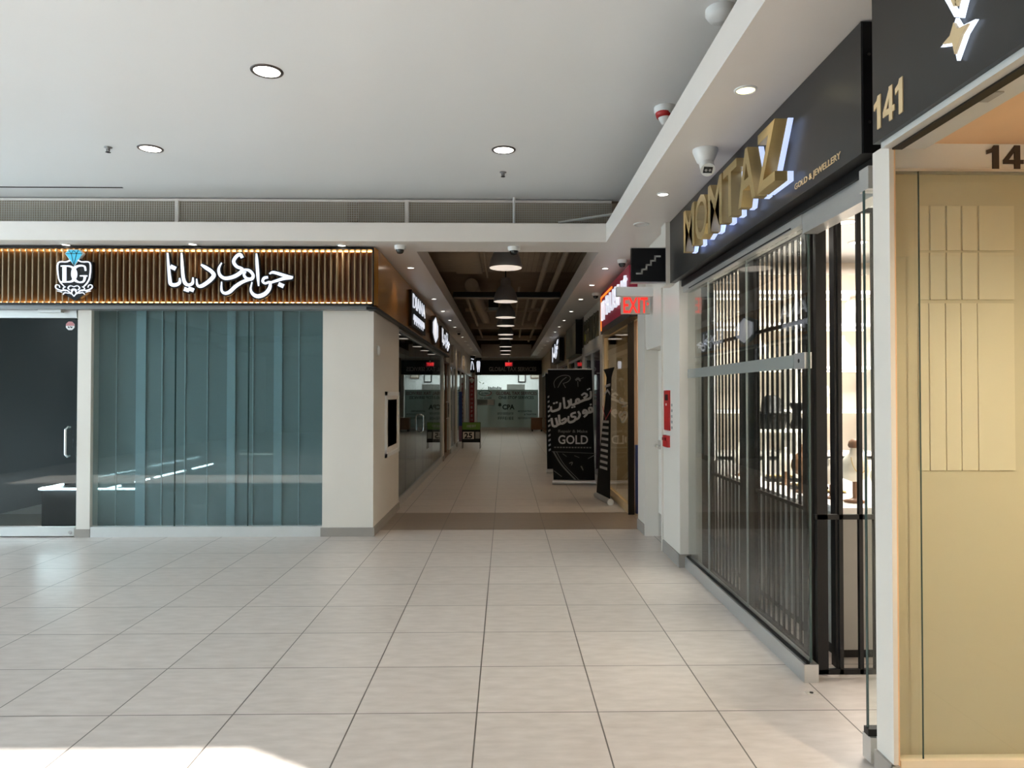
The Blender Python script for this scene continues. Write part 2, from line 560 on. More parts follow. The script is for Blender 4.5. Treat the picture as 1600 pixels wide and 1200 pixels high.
# slot in the ceiling
a = P(0, 292, Z=ZC)
MB().box(-6.8, P(190, 292, Z=ZC).x, a.y - .012, a.y + .012, ZC - .004, ZC + .01).build('slot_diffuser', 'black_matte', label='long thin black slot diffuser in the white ceiling', cat='air vent')

# ------------------------------------------------------------------ ceiling fittings
def downlight(x, y, z, d, glow, label, group=None, ring='steel', power=0, col=(1, .86, .68), proto=None):
    t = thing('recessed_downlight', (x, y, z), label, 'ceiling light', group)
    r = d / 2
    MB().lathe([(r * .80, -.002), (r * .86, -.010), (r, -.006), (r * 1.02, 0)], (x, y, z), 32, cap=False).build('trim_ring', ring, t)
    MB().lathe([(r * .82, -.004), (r * .82, -.0015)], (x, y, z), 32).build('lens', glow, t)
    if power: spot('lamp', (x, y, z - .02), power, col, parent=t)
    return t


dark_ring = mat('bronze_ring', (.10, .085, .08), .35, .6)
for (px, py), lb in (((417, 111), 'large round recessed light nearest the camera in the white ceiling'),
                     ((235, 232), 'large round recessed light at left of the white ceiling'),
                     ((787, 234), 'large round recessed light above the corridor mouth')):
    p = P(px, py, Z=ZC)
    downlight(p.x, p.y, ZC, .215, 'e_down', lb, None, dark_ring, 6, (1, .95, .88))
for (px, py), lb in (((103, 382), 'small recessed light in bulkhead above the shield emblem'),
                     ((301, 381), 'small recessed light in bulkhead above the white Persian letters'),
                     ((534, 383), 'small recessed light in bulkhead above the cream pillar')):
    p = P(px, py, Z=ZS)
    downlight(p.x, p.y, ZS, .10, 'e_down', lb, None, 'white', 7)
p = P(1165, 140, Z=ZS); downlight(p.x, p.y, ZS, .12, 'e_yellow', 'yellowish recessed light in right soffit by the charcoal sign', None, 'white', 9)
p = P(1036, 303, Z=ZS); downlight(p.x, p.y, ZS, .10, 'e_down', 'small recessed light in right soffit beyond the white security camera', None, 'white', 9)
p = P(1002, 350, Z=ZS); downlight(p.x, p.y, ZS, .15, 'white', 'unlit round white disc light in the soffit before the stairs sign', None, 'white')
ORD = ['first', 'second', 'third', 'fourth', 'fifth', 'sixth', 'seventh', 'eighth', 'ninth', 'tenth', 'eleventh', 'twelfth', 'thirteenth', 'last']
LY = [9.28, 12.3, 14.1, 15.8, 17.4, 18.7, 20.4, 22.0, 23.7, 25.2, 26.6, 28.0, 29.8]
RY = [9.28, 10.7, 12.3, 14.1, 15.8, 17.3, 18.7, 20.4, 22.0, 23.7, 25.2, 26.6, 28.0, 29.8]
for xs, ys, side in ((-1.235, LY, 'left'), (1.30, RY, 'right')):
    proto = None
    for k_, y in enumerate(ys):
        lb = '%s small round downlight from the camera in the %s-hand corridor row' % (ORD[k_], side)
        gp = 'downlights in the %s corridor row' % side
        if proto is None:
            proto = downlight(xs, y, ZS, .10, 'e_down', lb, gp, 'white', 8, (1, .76, .50))
        else:
            o = copy_tree(proto); o.location = (xs, y, ZS); o['label'] = lb

pr = None
for y in (-7.2, -9.0, -11.4):
    for x in (-9.0, -7.2, -5.2, -3.4, -1.6):
        if pr is None: pr = downlight(x, y, ZS, .14, 'e_down', 'round downlight in the dark bulkhead behind the camera', 'downlights behind the camera', 'white')
        else: copy_tree(pr).location = (x + random.uniform(-.3, .3), y, ZS)
# sprinklers
for (px, py), lb in (((169, 234), 'small dark sprinkler head beside the left ceiling light'), ((786, 273), 'small dark sprinkler head behind the light above the corridor')):
    p = P(px, py - 4, Z=ZC)
    t = thing('sprinkler_head', (p.x, p.y, ZC), lb, 'sprinkler')
    MB().lathe([(.035, 0), (.033, -.006), (.012, -.010), (.009, -.03)], (p.x, p.y, ZC), 16).build('escutcheon', 'lamp_grey', t)
    mb = MB().tube([(p.x - .012, p.y, ZC - .01), (p.x - .014, p.y, ZC - .03), (p.x, p.y, ZC - .045)], .003)
    mb.tube([(p.x + .012, p.y, ZC - .01), (p.x + .014, p.y, ZC - .03), (p.x, p.y, ZC - .045)], .003)
    mb.lathe([(.022, -.047), (.022, -.044)], (p.x, p.y, ZC), 12)
    mb.build('deflector', 'black', t)

# strobe and detector near the right bulkhead
p = P(1042, 168, Z=ZC)
p.x = 1.22
t = thing('fire_strobe', (1.2, p.y, ZC), 'white and red fire alarm strobe under the ceiling by the right bulkhead', 'alarm')
MB().lathe([(.085, 0), (.085, -.035), (.06, -.07), (.03, -.13), (.0, -.135)], (1.23, p.y, ZC), 24).build('body', 'white', t)
MB().lathe([(.062, -.045), (.066, -.05), (.055, -.085), (.048, -.082)], (1.23 - .012, p.y - .01, ZC), 20).build('red_lens', 'red', t, label='red lens')
MB().lathe([(.09, 0), (.09, -.03), (.07, -.06), (.0, -.065)], (1.24, 4.05, ZC), 24).build('smoke_detector', 'white', label='round white smoke detector at the top edge of the picture', cat='smoke detector')


def dome_camera(px, py, lb, r=.062):
    p = P(px, py, Z=ZS)
    t = thing('dome_camera', (p.x, p.y, ZS), lb, 'security camera')
    MB().lathe([(r, 0), (r, -.03), (r * .82, -.045)], (p.x, p.y, ZS), 24).build('housing', 'white', t)
    MB().lathe([(r * .72, -.045), (r * .66, -.068), (r * .45, -.085), (0.001, -.092)], (p.x, p.y, ZS), 24).build('dome', 'screen', t)


dome_camera(625, 384, 'white dome camera in the soffit above the amber sign corner')
dome_camera(803, 386, 'white dome camera in the soffit before the first pendant lamp', .068)
dome_camera(972, 406, 'white dome camera in the right soffit beside the stairs sign', .06)
dome_camera(931, 458, 'small dome camera in the right corridor soffit before the red lit sign', .06)
dome_camera(717, 518, 'small dome camera far along the left corridor soffit', .06)

# turret camera
p = P(1102, 234, Z=ZS)
t = thing('turret_camera', (p.x, p.y, ZS), 'white twin-lens security camera hanging from the right soffit', 'security camera')
MB().lathe([(.085, 0), (.085, -.012), (.070, -.05), (.055, -.085), (.035, -.10)], (p.x, p.y, ZS), 28).build('mount', 'white', t)
hd = MB().cyl((p.x + .01, p.y + .02, ZS - .075), (p.x, p.y - .06, ZS - .155), .048, 20)
hb = hd.build('camera_head', 'white', t)
n = (Vector((p.x, p.y - .06, ZS - .155)) - Vector((p.x + .01, p.y + .02, ZS - .075))).normalized()
fc = Vector((p.x, p.y - .06, ZS - .155))
ux = Vector((1, 0, 0)); vy = n.cross(ux).normalized()
fr = lambda u, v, w: fc + ux * u + vy * v + n * w
MB().prism([(-.030, -.022), (.030, -.022), (.030, .022), (-.030, .022)], fr, -.004, .004).build('lens_plate', 'screen', hb)
mb = MB()
for s_ in (-.013, .013): mb.cyl(fr(s_, 0, .003), fr(s_, 0, .008), .009, 12)
mb.build('lens', 'grey', hb)

# ================================================================== JEWELLERY SHOP ON THE LEFT
YF = 8.13
BZ0, BZ1 = 2.60, 3.225
# structure: pillar, mullion column
struct('wall_pillar', MB().box(-2.075, -1.50, YF, 10.05, 0, BZ0), 'wall')
struct('wall_pillar', MB().box(P(120, 700, Y=YF).x, P(141, 700, Y=YF).x, YF, YF + .16, 0, BZ0), 'wall')
xa, xb = P(118, 700, Y=YF).x, P(142, 700, Y=YF).x
c = MB().box(-2.09, -1.485, YF - .014, YF, 0, .10).box(-1.50, -1.485, YF, 10.05, 0, .10).box(xa, xb, YF - .012, YF, 0, .09)
struct('baseboard_left', c, 'base')
# wall above the glass, behind the sign band
struct('wall_header', MB().box(-6.8, -1.50, YF + .02, YF + .16, BZ0, ZS).box(-1.69, -1.55, YF + .16, 18.3, BZ0, ZS), 'wall')

# sign band: fins and lit edges
X0, X1 = -6.6, -1.465
sb = thing('slatted_sign_band', (-4.0, 8.0, BZ0), 'amber slatted sign band with glowing edges over the left shopfront', 'sign band')
MB().box(X0, X1, 8.02, 8.045, BZ0, BZ1).build('backing', 'fin_back', sb)
fn = MB(); x = X0
while x < X1 - .02:
    ph = 0.0
    # each fin bows gently forward in a wave along the band
    dep = .065 + .018 * math.sin(x * 2.1)
    fn.box(x, x + .014, 8.02 - dep, 8.02, BZ0 + .017, BZ1 - .010)
    x += .0655
fn.build('fins', 'fin', sb)
MB().box(X0, X1, 7.93, 8.02, BZ1 - .008, BZ1 + .008).box(X0, X1, 7.93, 8.02, BZ0, BZ0 + .016).box(X1 - .012, X1 + .0, 7.93, 8.02, BZ0, BZ1).build('frame', 'black', sb)
MB().box(X0, X1 - .02, 8.004, 8.019, BZ1 - .022, BZ1 - .010).box(X0, X1 - .02, 8.0, 8.019, BZ0 + .018, BZ0 + .034).build('light_strip', 'e_warm', sb, label='glowing warm light strips')
# smooth band round the corner into the corridor
MB().box(-1.50, -1.443, 8.10, 18.2, BZ0 - .02, ZS - .01).prism([(-1.463, 7.935), (-1.443, 8.10), (-1.50, 8.10), (-1.50, 8.06), (-1.463, 8.06)], lambda u, v, w: Vector((u, v, w)), BZ0, ZS - .015).build(
    'side_sign_band', 'amber', label='smooth amber sign band running down the left corridor wall', cat='sign band')
MB().box(-1.55, -1.435, 7.95, 18.2, BZ0 - .05, BZ0 - .02).build('band_edge_trim', 'black', label='dark edge strip under the amber corridor sign band', cat='trim')
MB().box(X0, -1.50, 8.0, YF + .03, BZ0 - .045, BZ0 - .002).build('window_head_trim', mat('grey_channel', (.22, .22, .22), .4, .4), label='grey channel along the top of the left shop window', cat='trim')

# --- writing on the band (traced in 1/5.333 px)
def trace(region, Y):
    x0, y0, s = region
    return lambda u, v, w: P(x0 + u * s, y0 + v * s, Y=Y) + Vector((0, -w, 0))


PERS = [
    [(172, 190, 12), (180, 300, 20), (190, 400, 26), (200, 448, 30), (240, 455, 28), (272, 435, 24), (272, 400, 10)],
    [(288, 190, 12), (294, 300, 22), (304, 400, 26), (322, 445, 28), (350, 455, 24), (380, 440, 22), (384, 395, 10)],
    [(203, 303, 34), (233, 318, 34)],
    [(318, 490, 34), (346, 500, 32)], [(352, 486, 34), (384, 498, 32)],
    [(455, 288, 16), (492, 312, 30), (540, 345, 30), (556, 380, 32), (510, 430, 30), (450, 466, 28), (420, 455, 18), (414, 405, 8)],
    [(792, 225, 26), (775, 200, 26), (742, 222, 26), (722, 262, 26), (748, 302, 26), (792, 322, 26), (780, 352, 30), (720, 388, 30), (650, 400, 28), (608, 372, 24), (598, 320, 18), (622, 272, 8)],
    [(812, 328, 16), (852, 335, 24), (884, 372, 24), (872, 405, 26), (832, 402, 24), (808, 372, 20), (820, 345, 16)],
    [(872, 405, 20), (800, 428, 26), (735, 470, 28), (690, 512, 28), (650, 525, 24), (622, 500, 18), (622, 430, 8)],
    [(912, 195, 12), (916, 260, 24), (924, 380, 24), (930, 462, 10)],
    [(1004, 392, 20), (976, 398, 22), (964, 425, 20), (985, 442, 18), (1024, 432, 20), (1022, 480, 28), (985, 528, 32), (925, 550, 34), (882, 530, 26), (864, 490, 16), (876, 432, 8)],
    [(1022, 362, 10), (1050, 350, 22), (1110, 366, 26), (1160, 382, 26), (1212, 392, 20)],
    [(1205, 398, 18), (1140, 402, 26), (1080, 420, 22), (1024, 438, 18)],
    [(1102, 450, 34), (1132, 464, 34)],
]
ps = thing('persian_shop_sign', P(340, 470, Y=7.88), 'white lit Persian lettering on the amber slatted band', 'sign')
fr = trace((230, 360, .1875), 7.87)
MB().strokes(PERS, fr, -.03, 0.0, grow=12).build('letter_backing', 'black', ps, label='black letter backing')
MB().strokes(PERS, fr, 0.0, .012).build('lettering', 'e_letter', ps, label='white glowing letters')

# --- emblem with shield, diamond and letters
em = thing('shield_emblem_sign', P(117, 470, Y=7.88), 'black shield emblem with blue diamond and white DG letters', 'sign')
fr = trace((0, 360, .1875), 7.87)
shield = [(482, 262), (560, 248), (620, 215), (680, 248), (758, 262), (758, 380), (742, 440), (770, 470), (700, 520), (640, 560), (618, 570), (596, 560), (530, 520), (470, 470), (500, 440), (482, 380)]
MB().prism([(618 + (u - 618) * 1.06 + 6, 400 + (v - 400) * 1.04 + 6) for u, v in shield], fr, -.05, 0).build('shield', 'black', em)
MB().strokes([[(620, 232, 10), (560, 262, 10), (488, 272, 10), (488, 380, 8), (505, 430, 8), (540, 470, 6)],
              [(620, 232, 10), (680, 262, 10), (752, 272, 10), (752, 380, 10), (735, 430, 10), (700, 470, 8)]], fr, 0, .012).build('border', 'e_letter', em)
dia = [(578, 166), (660, 166), (690, 196), (622, 292), (552, 196)]
MB().prism([(620 + (u - 620) * 1.14, 222 + (v - 222) * 1.1) for u, v in dia], fr, -.03, .006).build('diamond_border', 'white', em)
dm = MB().prism(dia, fr, .006, .014).build('diamond', 'e_blue', em, label='blue faceted diamond')
MB().strokes([[(552, 196, 4), (690, 196, 4)], [(578, 166, 4), (600, 196, 4), (622, 290, 4)], [(660, 166, 4), (645, 196, 4), (622, 290, 4)], [(600, 196, 4), (620, 168, 4), (645, 196, 4)]], fr, .014, .017, sub=1).build('facet_lines', 'black', dm)
MB().strokes([[(512, 298, 10), (580, 298, 10)], [(512, 430, 10), (580, 430, 10)], [(540, 298, 30), (540, 430, 30)],
              [(560, 298, 10), (600, 305, 16), (628, 340, 26), (630, 385, 26), (604, 424, 16), (560, 430, 10)],
              [(716, 335, 12), (706, 300, 14), (660, 296, 14), (622, 318, 24), (612, 365, 30), (624, 410, 24), (660, 432, 14), (700, 425, 14), (712, 380, 20)],
              [(672, 380, 10), (728, 380, 10)]], fr, .0, .012).build('lettering', 'e_letter', em)
fil = []
for sgn in (-1, 1):
    C = 618
    for st in ([(0, 550, 6), (20, 520, 10), (0, 490, 12), (-24, 500, 8)], [(0, 470, 8), (30, 462, 8), (48, 480, 10), (36, 496, 8)],
               [(22, 530, 8), (60, 500, 12), (110, 500, 12), (150, 480, 10), (148, 456, 9), (124, 458, 7), (118, 476, 6)],
               [(40, 525, 8), (75, 520, 10), (90, 535, 5)], [(70, 505, 8), (90, 485, 8), (70, 470, 6)], [(100, 515, 8), (140, 505, 5)]):
        fil.append([(C + sgn * a, b, w * .8) for a, b, w in st])
MB().strokes(fil, fr, .0, .010).build('filigree', 'e_letter', em, label='cream scrollwork')

# --- big window: pane, sill, shade
xl, xr = P(143, 700, Y=YF).x, -2.075
struct('window_2', MB().box(xl, xr, YF + .03, YF + .042, .13, BZ0 - .045), 'glass_dark')
c = MB().box(xl, xr, YF - .012, YF + .07, .0, .115)
struct('trim_4', c, 'alu_pale')
for px in (271, 386):
    xx = P(px, 700, Y=YF).x
    MB().box(xx - .004, xx + .004, YF + .025, YF + .047, .115, BZ0 - .045).build('glass_joint', 'edge', label='dark vertical joint in the left shop window, %s' % ('third of the way along' if px == 271 else 'nearer the cream pillar'), cat='joint')
SH = YF + .22
sh = thing('roller_blind', ((xl + xr) / 2, SH, .02), 'slate blue panelled shade behind the left shop window', 'window shade')
MB().box(xl - .3, xr + .05, SH, SH + .006, .02, BZ0 - .02).build('fabric', 'shade', sh)
ln = MB(); s2 = MB()
for px in (182, 219, 253, 289, 324, 395, 467): 
    xx = P(px, 700, Y=SH).x
    ln.box(xx - .006, xx + .006, SH - .012, SH, .02, BZ0 - .02)
for a_, b_ in ((213, 228), (355, 368), (428, 441)):
    s2.box(P(a_, 700, Y=SH).x, P(b_, 700, Y=SH).x, SH - .02, SH - .008, .02, BZ0 - .02)
ln.build('seam', 'shade_line', sh)
s2.build('pale_strip', 'shade_strip', sh, label='pale blue vertical strips')
# showcases inside with lit edges
IX = ((-5.45, 'long'), (-4.67, 'short'))
sc = thing('display_case', (-5.05, 10.6, 0), 'low island display case with white lit edges inside the left shop', 'display case')
MB().box(-5.45, -4.67, 8.5, 12.8, 0, .48).build('cabinet', 'black_matte', sc)
el = MB()
for xx, segs in ((-5.45, ((8.5, 8.9), (9.55, 10.6), (10.9, 12.2), (12.35, 12.8))), (-4.67, ((8.5, 8.75), (9.1, 9.45), (9.6, 10.5), (10.75, 12.3)))):
    for y0, y1 in segs: el.box(xx - .012, xx + .012, y0, y1, .49, .51)
el.box(-5.45, -4.25, 8.44, 8.46, .49, .51)
el.build('light_strip', 'e_line', sc, label='white light strips')
MB().box(-5.45, -4.67, 8.5, 12.8, .52, .53).build('top', 'glass', sc)
sc = thing('display_case', (-3.2, 9.8, 0), 'small display case with amber lamps behind the left window', 'display case')
MB().box(-3.9, -2.2, 9.6, 10.1, 0, .78).build('cabinet', 'dark_wall', sc)
MB().box(-3.55, -2.95, 9.585, 9.6, .80, .82).box(-2.45, -2.35, 9.585, 9.6, .80, .82).build('light_strip', 'e_shelf', sc, label='amber lamp strips')
MB().box(-3.95, -2.15, 9.55, 10.15, .84, .86).build('top', 'grey', sc)
# room inside
c = MB().box(-6.9, -6.8, 8.25, 18, 0, ZS).box(-6.8, -1.6, 17.9, 18, 0, ZS)
struct('wall_shop_interior', c, 'dark_wall')
struct('ceiling', MB().box(-6.9, -1.6, 8.2, 18, 2.9, 2.95), 'dark_wall')

# --- glass door at far left
xd = P(118, 700, Y=YF).x
D1 = struct('door_1', MB().box(-6.6, xd, YF + .03, YF + .042, .13, 2.46), 'glass_dark')
df = thing('door_frame', ((-6.6 + xd) / 2, YF, 0), 'pale aluminium rails of the glass door at far left', 'door frame')
MB().box(-6.6, xd, YF, YF + .06, 2.47, BZ0 - .046).build('top_rail', 'alu_pale', df)
MB().box(-6.6, xd - .01, YF, YF + .06, .015, .115).build('bottom_rail', 'alu_pale', df)
lk = P(109, 838, Y=YF - .01)
MB().cyl((lk.x, YF - .006, .055), (lk.x, YF + .0, .055), .02, 16).build('lock', 'steel', df)
cl = thing('door_closer', P(80, 488, Y=YF - .04), 'grey box door closer above the glass door at far left', 'door closer')
a, b = P(60, 488, Y=YF - .05), P(96, 478, Y=YF - .05)
MB().box(a.x, b.x, YF - .06, YF - .001, a.z, b.z + .01).build('body', 'alu_pale', cl)
MB().box(b.x - .02, b.x + .10, YF - .04, YF - .02, b.z - .025, b.z - .01).build('arm', 'black', cl)
for i, px in enumerate((102, 112)):
    a, b = P(px, 713, Y=YF - .05), P(px, 668, Y=YF - .05)
    yy = YF - .05 if i == 0 else YF + .10
    gy = YF + .03 if i == 0 else YF + .042
    MB().tube([(a.x, gy, a.z), (a.x, (gy + yy) / 2, a.z - .004), (a.x, yy, a.z + .02), (a.x, yy, b.z - .02), (a.x, (gy + yy) / 2, b.z + .004), (a.x, gy, b.z)], .012, 12).build('door_handle', 'steel', D1)
c0 = P(109, 509, Y=YF + .02)
st = thing('warning_sticker', c0, 'round red and white sticker on the glass door at far left', 'sticker')
ang = [(math.cos(PI / 8 + k * PI / 4) * .052, math.sin(PI / 8 + k * PI / 4) * .052) for k in range(8)]
frs = frame((c0.x, YF + .029, c0.z), (1, 0, 0), (0, 0, 1), (0, -1, 0))
MB().prism(ang, frs, -.001, .0015).build('sticker_face', 'white', st)
MB().prism([(u, v) for u, v in ang if v > -.001] + [(-.048, 0), (.048, 0)], frs, .0016, .002).build('red_half', mat('faded_red', (.45, .18, .2), .5), st) if False else \
    MB().prism([(-.048, 0), (.048, 0), (.048, .02), (.02, .048), (-.02, .048), (-.048, .02)], frs, .0016, .002).build('red_half', mat('faded_red', (.5, .2, .2), .5), st)
MB().strokes([[(-.022, -.01, .012), (-.01, -.022, .012)], [(.0, -.008, .01), (.012, -.018, .01)], [(.022, -.01, .01), (.016, -.024, .01)]], frs, .0016, .002, sub=1).build('print', 'black', st)

# --- corridor side of the pillar: cabinet and plate
ca = P(603, 715, X=-1.485); cb = P(619.5, 612, X=-1.485)
y0, y1 = ca.y, 9.98
t = thing('hose_cabinet', (-1.50, (y0 + y1) / 2, .72), 'white framed extinguisher cabinet recessed in the cream pillar', 'cabinet')
zz0, zz1 = 1.6 - 98 * y0 / F, 1.64
MB().box(-1.50, -1.478, y0, y1, zz0, zz0 + .05).box(-1.50, -1.478, y0, y1, zz1 - .05, zz1).box(-1.50, -1.478, y0, y0 + .07, zz0, zz1).box(-1.50, -1.478, y1 - .07, y1, zz0, zz1).build('frame', 'ceil', t)
MB().box(-1.50, -1.492, y0 + .07, y1 - .07, zz0 + .05, zz1 - .05).build('door', 'soffit', t)
MB().box(-1.492, -1.516, y0 + .18, y1 - .16, zz0 + .12, zz1 - .10).build('window', 'screen', t)
p = P(590, 548, X=-1.50)
MB().lathe([(.001, .0), (.06, .002), (.055, .02), (.02, .03)], (-1.50, p.y, p.z), 20, axis='x').build('wall_sensor', 'white', label='small round white sensor on the side of the cream pillar', cat='sensor')

# --- glazed side of the shop along the corridor
def glass_front(x, y0, y1, z0, z1, joints, name, label, frame_m='alu', gm='glass_dark', out=1, posts=(), sill=.12):
    """frameless glass front in the plane X=x; out=+1 if the corridor is on its +X side"""
    t = thing(name, (x, (y0 + y1) / 2, 0), label, 'shopfront')
    MB().box(x - .03, x + .03, y0, y1, 0, sill).build('sill', frame_m, t)
    MB().box(x - .03, x + .03, y0, y1, z1 - .05, z1).build('head_rail', frame_m, t)
    ys = [y0] + list(joints) + [y1]
    for a, b in zip(ys, ys[1:]):
        MB().box(x - .006, x + .006, a + .003, b - .003, sill, z1 - .05).build('pane', gm, t)
    for yy in posts:
        MB().box(x - .035, x + .035, yy - .03, yy + .03, sill, z1 - .05).build('post', frame_m, t)
    return t


LSF = glass_front(-1.55, 10.05, 17.2, 0, 2.57, (11.1, 12.3, 13.4, 14.9), 'corridor_shopfront', 'dark glass shopfront on the left wall of the corridor')
hd = MB()
for yy in (12.9,):
    hd.tube([(-1.543, yy, .93), (-1.49, yy, .95), (-1.48, yy, .98), (-1.48, yy, 1.20), (-1.49, yy, 1.23), (-1.543, yy, 1.25)], .014)
    hd.build('pull_handle', 'steel', LSF)
    hd = MB()

# signs on the amber corridor band
s1 = thing('lit_name_sign', (-1.44, 11.6, 2.7), 'lit black sign with white letters nearest on the amber corridor band', 'sign')
ya, yb = P(641, 440, X=-1.42).y, P(663, 440, X=-1.42).y
MB().box(-1.443, -1.398, ya, yb, 2.63, 3.17).build('panel', 'black', s1)
text('DIANA', (-1.398, ya + .12, 2.92), 'left', .21, yb - ya - .24, .01, 'e_letter', 'upper_lettering', s1, bold=.0)
MB().strokes([[(0.1 + .11 * k, .03 * (-1) ** k, .035), (.15 + .11 * k, .09, .04), (.2 + .11 * k, .02, .03)] for k in range(int((yb - ya - .4) / .11))],
             frame((-1.398, ya + .1, 2.72), *AX['left']), 0, .01).build('script_lettering', 'e_letter', s1)
s2 = thing('lit_emblem_sign', (-1.44, 14, 2.7), 'lit black shield sign in the middle of the amber corridor band', 'sign')
ya, yb = P(673, 470, X=-1.42).y, P(684, 470, X=-1.42).y
fl = frame((-1.443, (ya + yb) / 2, 2.90), *AX['left'])
hw = (yb - ya) / 2
sp_ = [(-hw, .12), (-hw * .5, .2), (0, .28), (hw * .5, .2), (hw, .12), (hw, -.12), (hw * .5, -.22), (0, -.3), (-hw * .5, -.22), (-hw, -.12)]
MB().prism(sp_, fl, 0, .045).build('shield', 'black', s2)
MB().prism([(u * .7, v * .86) for u, v in sp_], fl, .045, .055).build('emblem_face', 'e_letter', s2)
s3 = thing('lit_script_sign', (-1.44, 16.5, 2.7), 'lit Persian script sign at far end of the amber corridor band', 'sign')
ya, yb = P(689, 470, X=-1.42).y, P(701, 470, X=-1.42).y
MB().box(-1.443, -1.398, ya, yb, 2.64, 3.12).build('panel', 'black', s3)
W3 = yb - ya
sts = [[((u - 170) / 1060 * W3, (560 - v) / 400 * .44, w / 400 * .5) for u, v, w in st] for st in PERS]
for st in sts:
    for i, q in enumerate(st): st[i] = (q[0], q[1], max(q[2], .03))
MB().strokes(sts, frame((-1.398, ya, 2.66), *AX['left']), 0, .01).build('lettering', 'e_letter', s3)

# ================================================================== RIGHT WALL, STAIR DOOR
XW = 1.62
struct('wall_pillar', MB().box(XW, 1.9, 6.62, 7.30, 0, ZS), 'wall')
struct('wall_right', MB().box(XW - .02, 1.9, 7.30, 8.12, 2.14, ZS).box(XW - .03, 1.9, 8.12, 8.56, 0, ZS).box(1.76, 1.9, 7.30, 8.12, 0, 2.14), 'wall')
c = MB().box(XW - .014, XW, 6.60, 7.30, 0, .12).box(XW - .014, 1.72, 6.604, 6.62, 0, .12).box(XW - .044, XW - .03, 8.12, 8.56, 0, .12)
struct('baseboard_right', c, 'base')
d = struct('door_2', MB().box(1.735, 1.76, 7.33, 8.08, .01, 2.10), 'wall')
MB().box(1.728, 1.735, 7.36, 8.05, .02, .27).build('kick_plate', 'steel', d)
c = MB().box(1.58, 1.76, 8.09, 8.12, 0, 2.14).box(1.60, 1.76, 7.30, 8.12, 2.11, 2.14).box(1.60, 1.76, 7.30, 7.33, 0, 2.11)
struct('trim_5', c, 'wall')
hz = 1.6 - 79 * 8 / F
MB().box(1.715, 1.735, 7.90, 8.02, hz - .04, hz + .06).build('lock_plate', 'steel', d)
MB().tube([(1.72, 7.95, hz), (1.665, 7.95, hz), (1.66, 7.82, hz)], .011).build('door_handle', 'steel', d)
# red notice and pull station on the pillar
ya, yb = P(1047.5, 640, X=XW).y, P(1039, 640, X=XW).y
t = thing('fire_notice', (XW, (ya + yb) / 2, 1.27), 'tall narrow red fire notice on the white pillar by the stair door', 'notice')
za, zb = P(1043, 672, X=XW).z, P(1043, 610, X=XW).z
MB().box(XW - .012, XW, ya, yb, za, zb).build('panel', 'red', t)
MB().box(XW - .014, XW - .012, ya + .06, yb - .06, zb - .10, zb - .04).build('black_spot', 'black', t)
MB().cyl((XW - .02, (ya + yb) / 2, zb - .14), (XW - .012, (ya + yb) / 2, zb - .14), .012).build('knob', 'white', t)
for k in range(4):
    pass
mb = MB()
for k in range(5):
    mb.box(XW - .003, XW, ya - .085, ya - .035, za + .02 + k * .055, za + .045 + k * .055)
mb.build('small_lettering', 'grey', label='small grey vertical lettering beside the red fire notice', cat='lettering')
t = thing('pull_station', (XW, (ya + yb) / 2, 1.15), 'small red fire alarm pull station below the fire notice', 'alarm')
za, zb = P(1043, 698, X=XW).z, P(1043, 680, X=XW).z
MB().box(XW - .03, XW, ya + .02, yb - .02, za, zb).build('body', 'red', t)
MB().box(XW - .045, XW - .03, ya + .06, yb - .06, zb - .05, zb - .02).build('pull_handle', 'dark_red', t)

# stairs sign
SY = 6.80
a, b = P(987, 440, Y=SY), P(1040, 388, Y=SY)
t = thing('stairs_sign', ((a.x + b.x) / 2, SY, a.z), 'square black stairs sign projecting from the right wall', 'sign')
MB().box(a.x, b.x, SY, SY + .06, a.z, b.z).build('box', 'black', t)
MB().box(a.x - .006, b.x, SY - .004, SY + .064, a.z - .012, a.z).build('frame_edge', 'alu', t)
MB().box(a.x - .006, b.x, SY - .004, SY + .064, b.z, b.z + .006).build('frame_edge', 'alu', t)
st = [(996, 428), (1002.5, 428)]
pts = [(995, 427.5), (1003, 427.5), (1003, 421), (1010, 421), (1010, 414), (1017, 414), (1017, 407.5), (1023.5, 407.5), (1023.5, 400.5), (1031, 400.5)]
mb = MB()
for p0, p1 in zip(pts, pts[1:]):
    q0, q1 = P(*p0, Y=SY), P(*p1, Y=SY)
    mb.box(min(q0.x, q1.x) - .008, max(q0.x, q1.x) + .008, SY - .004, SY, min(q0.z, q1.z) - .008, max(q0.z, q1.z) + .008)
mb.build('stair_symbol', mat('pale_grey_symbol', (.45, .45, .42), .5), t, label='pale grey stair symbol')
MB().box(b.x, XW, SY, SY + .2, a.z - .03, ZS - .001).build('sign_bracket_wall', 'wall', label='white upright edge beside the stairs sign', cat='wall edge')

# exit sign
EY = 7.72
a, b = P(970, 491, Y=EY), P(1015, 463, Y=EY)
t = thing('exit_sign', ((a.x + b.x) / 2, EY, a.z), 'red glowing EXIT sign hung from a white bracket by the stairs sign', 'exit sign')
MB().box(a.x, b.x, EY, EY + .012, a.z, b.z).build('panel', glass('acrylic_panel', (.8, .8, .8), .05, (.6, .58, .5), .85), t)
text('EXIT', (P(974, 489, Y=EY).x, EY, P(974, 489, Y=EY).z), 'cam', .168, .265, .006, 'e_red', 'lettering', t, bold=.012, label='glowing red letters')
q = P(1011, 475, Y=EY)
MB().prism([(0, -.02), (.022, 0), (0, .02)], frame((q.x, EY, q.z), *AX['cam']), 0, .006).build('arrow', 'e_red', t)
q0, q1 = P(963, 463, Y=EY), P(1019, 449, Y=EY)
MB().box(q0.x, XW - .02, EY - .03, EY + .05, q0.z, q1.z).build('bracket', 'white', t)

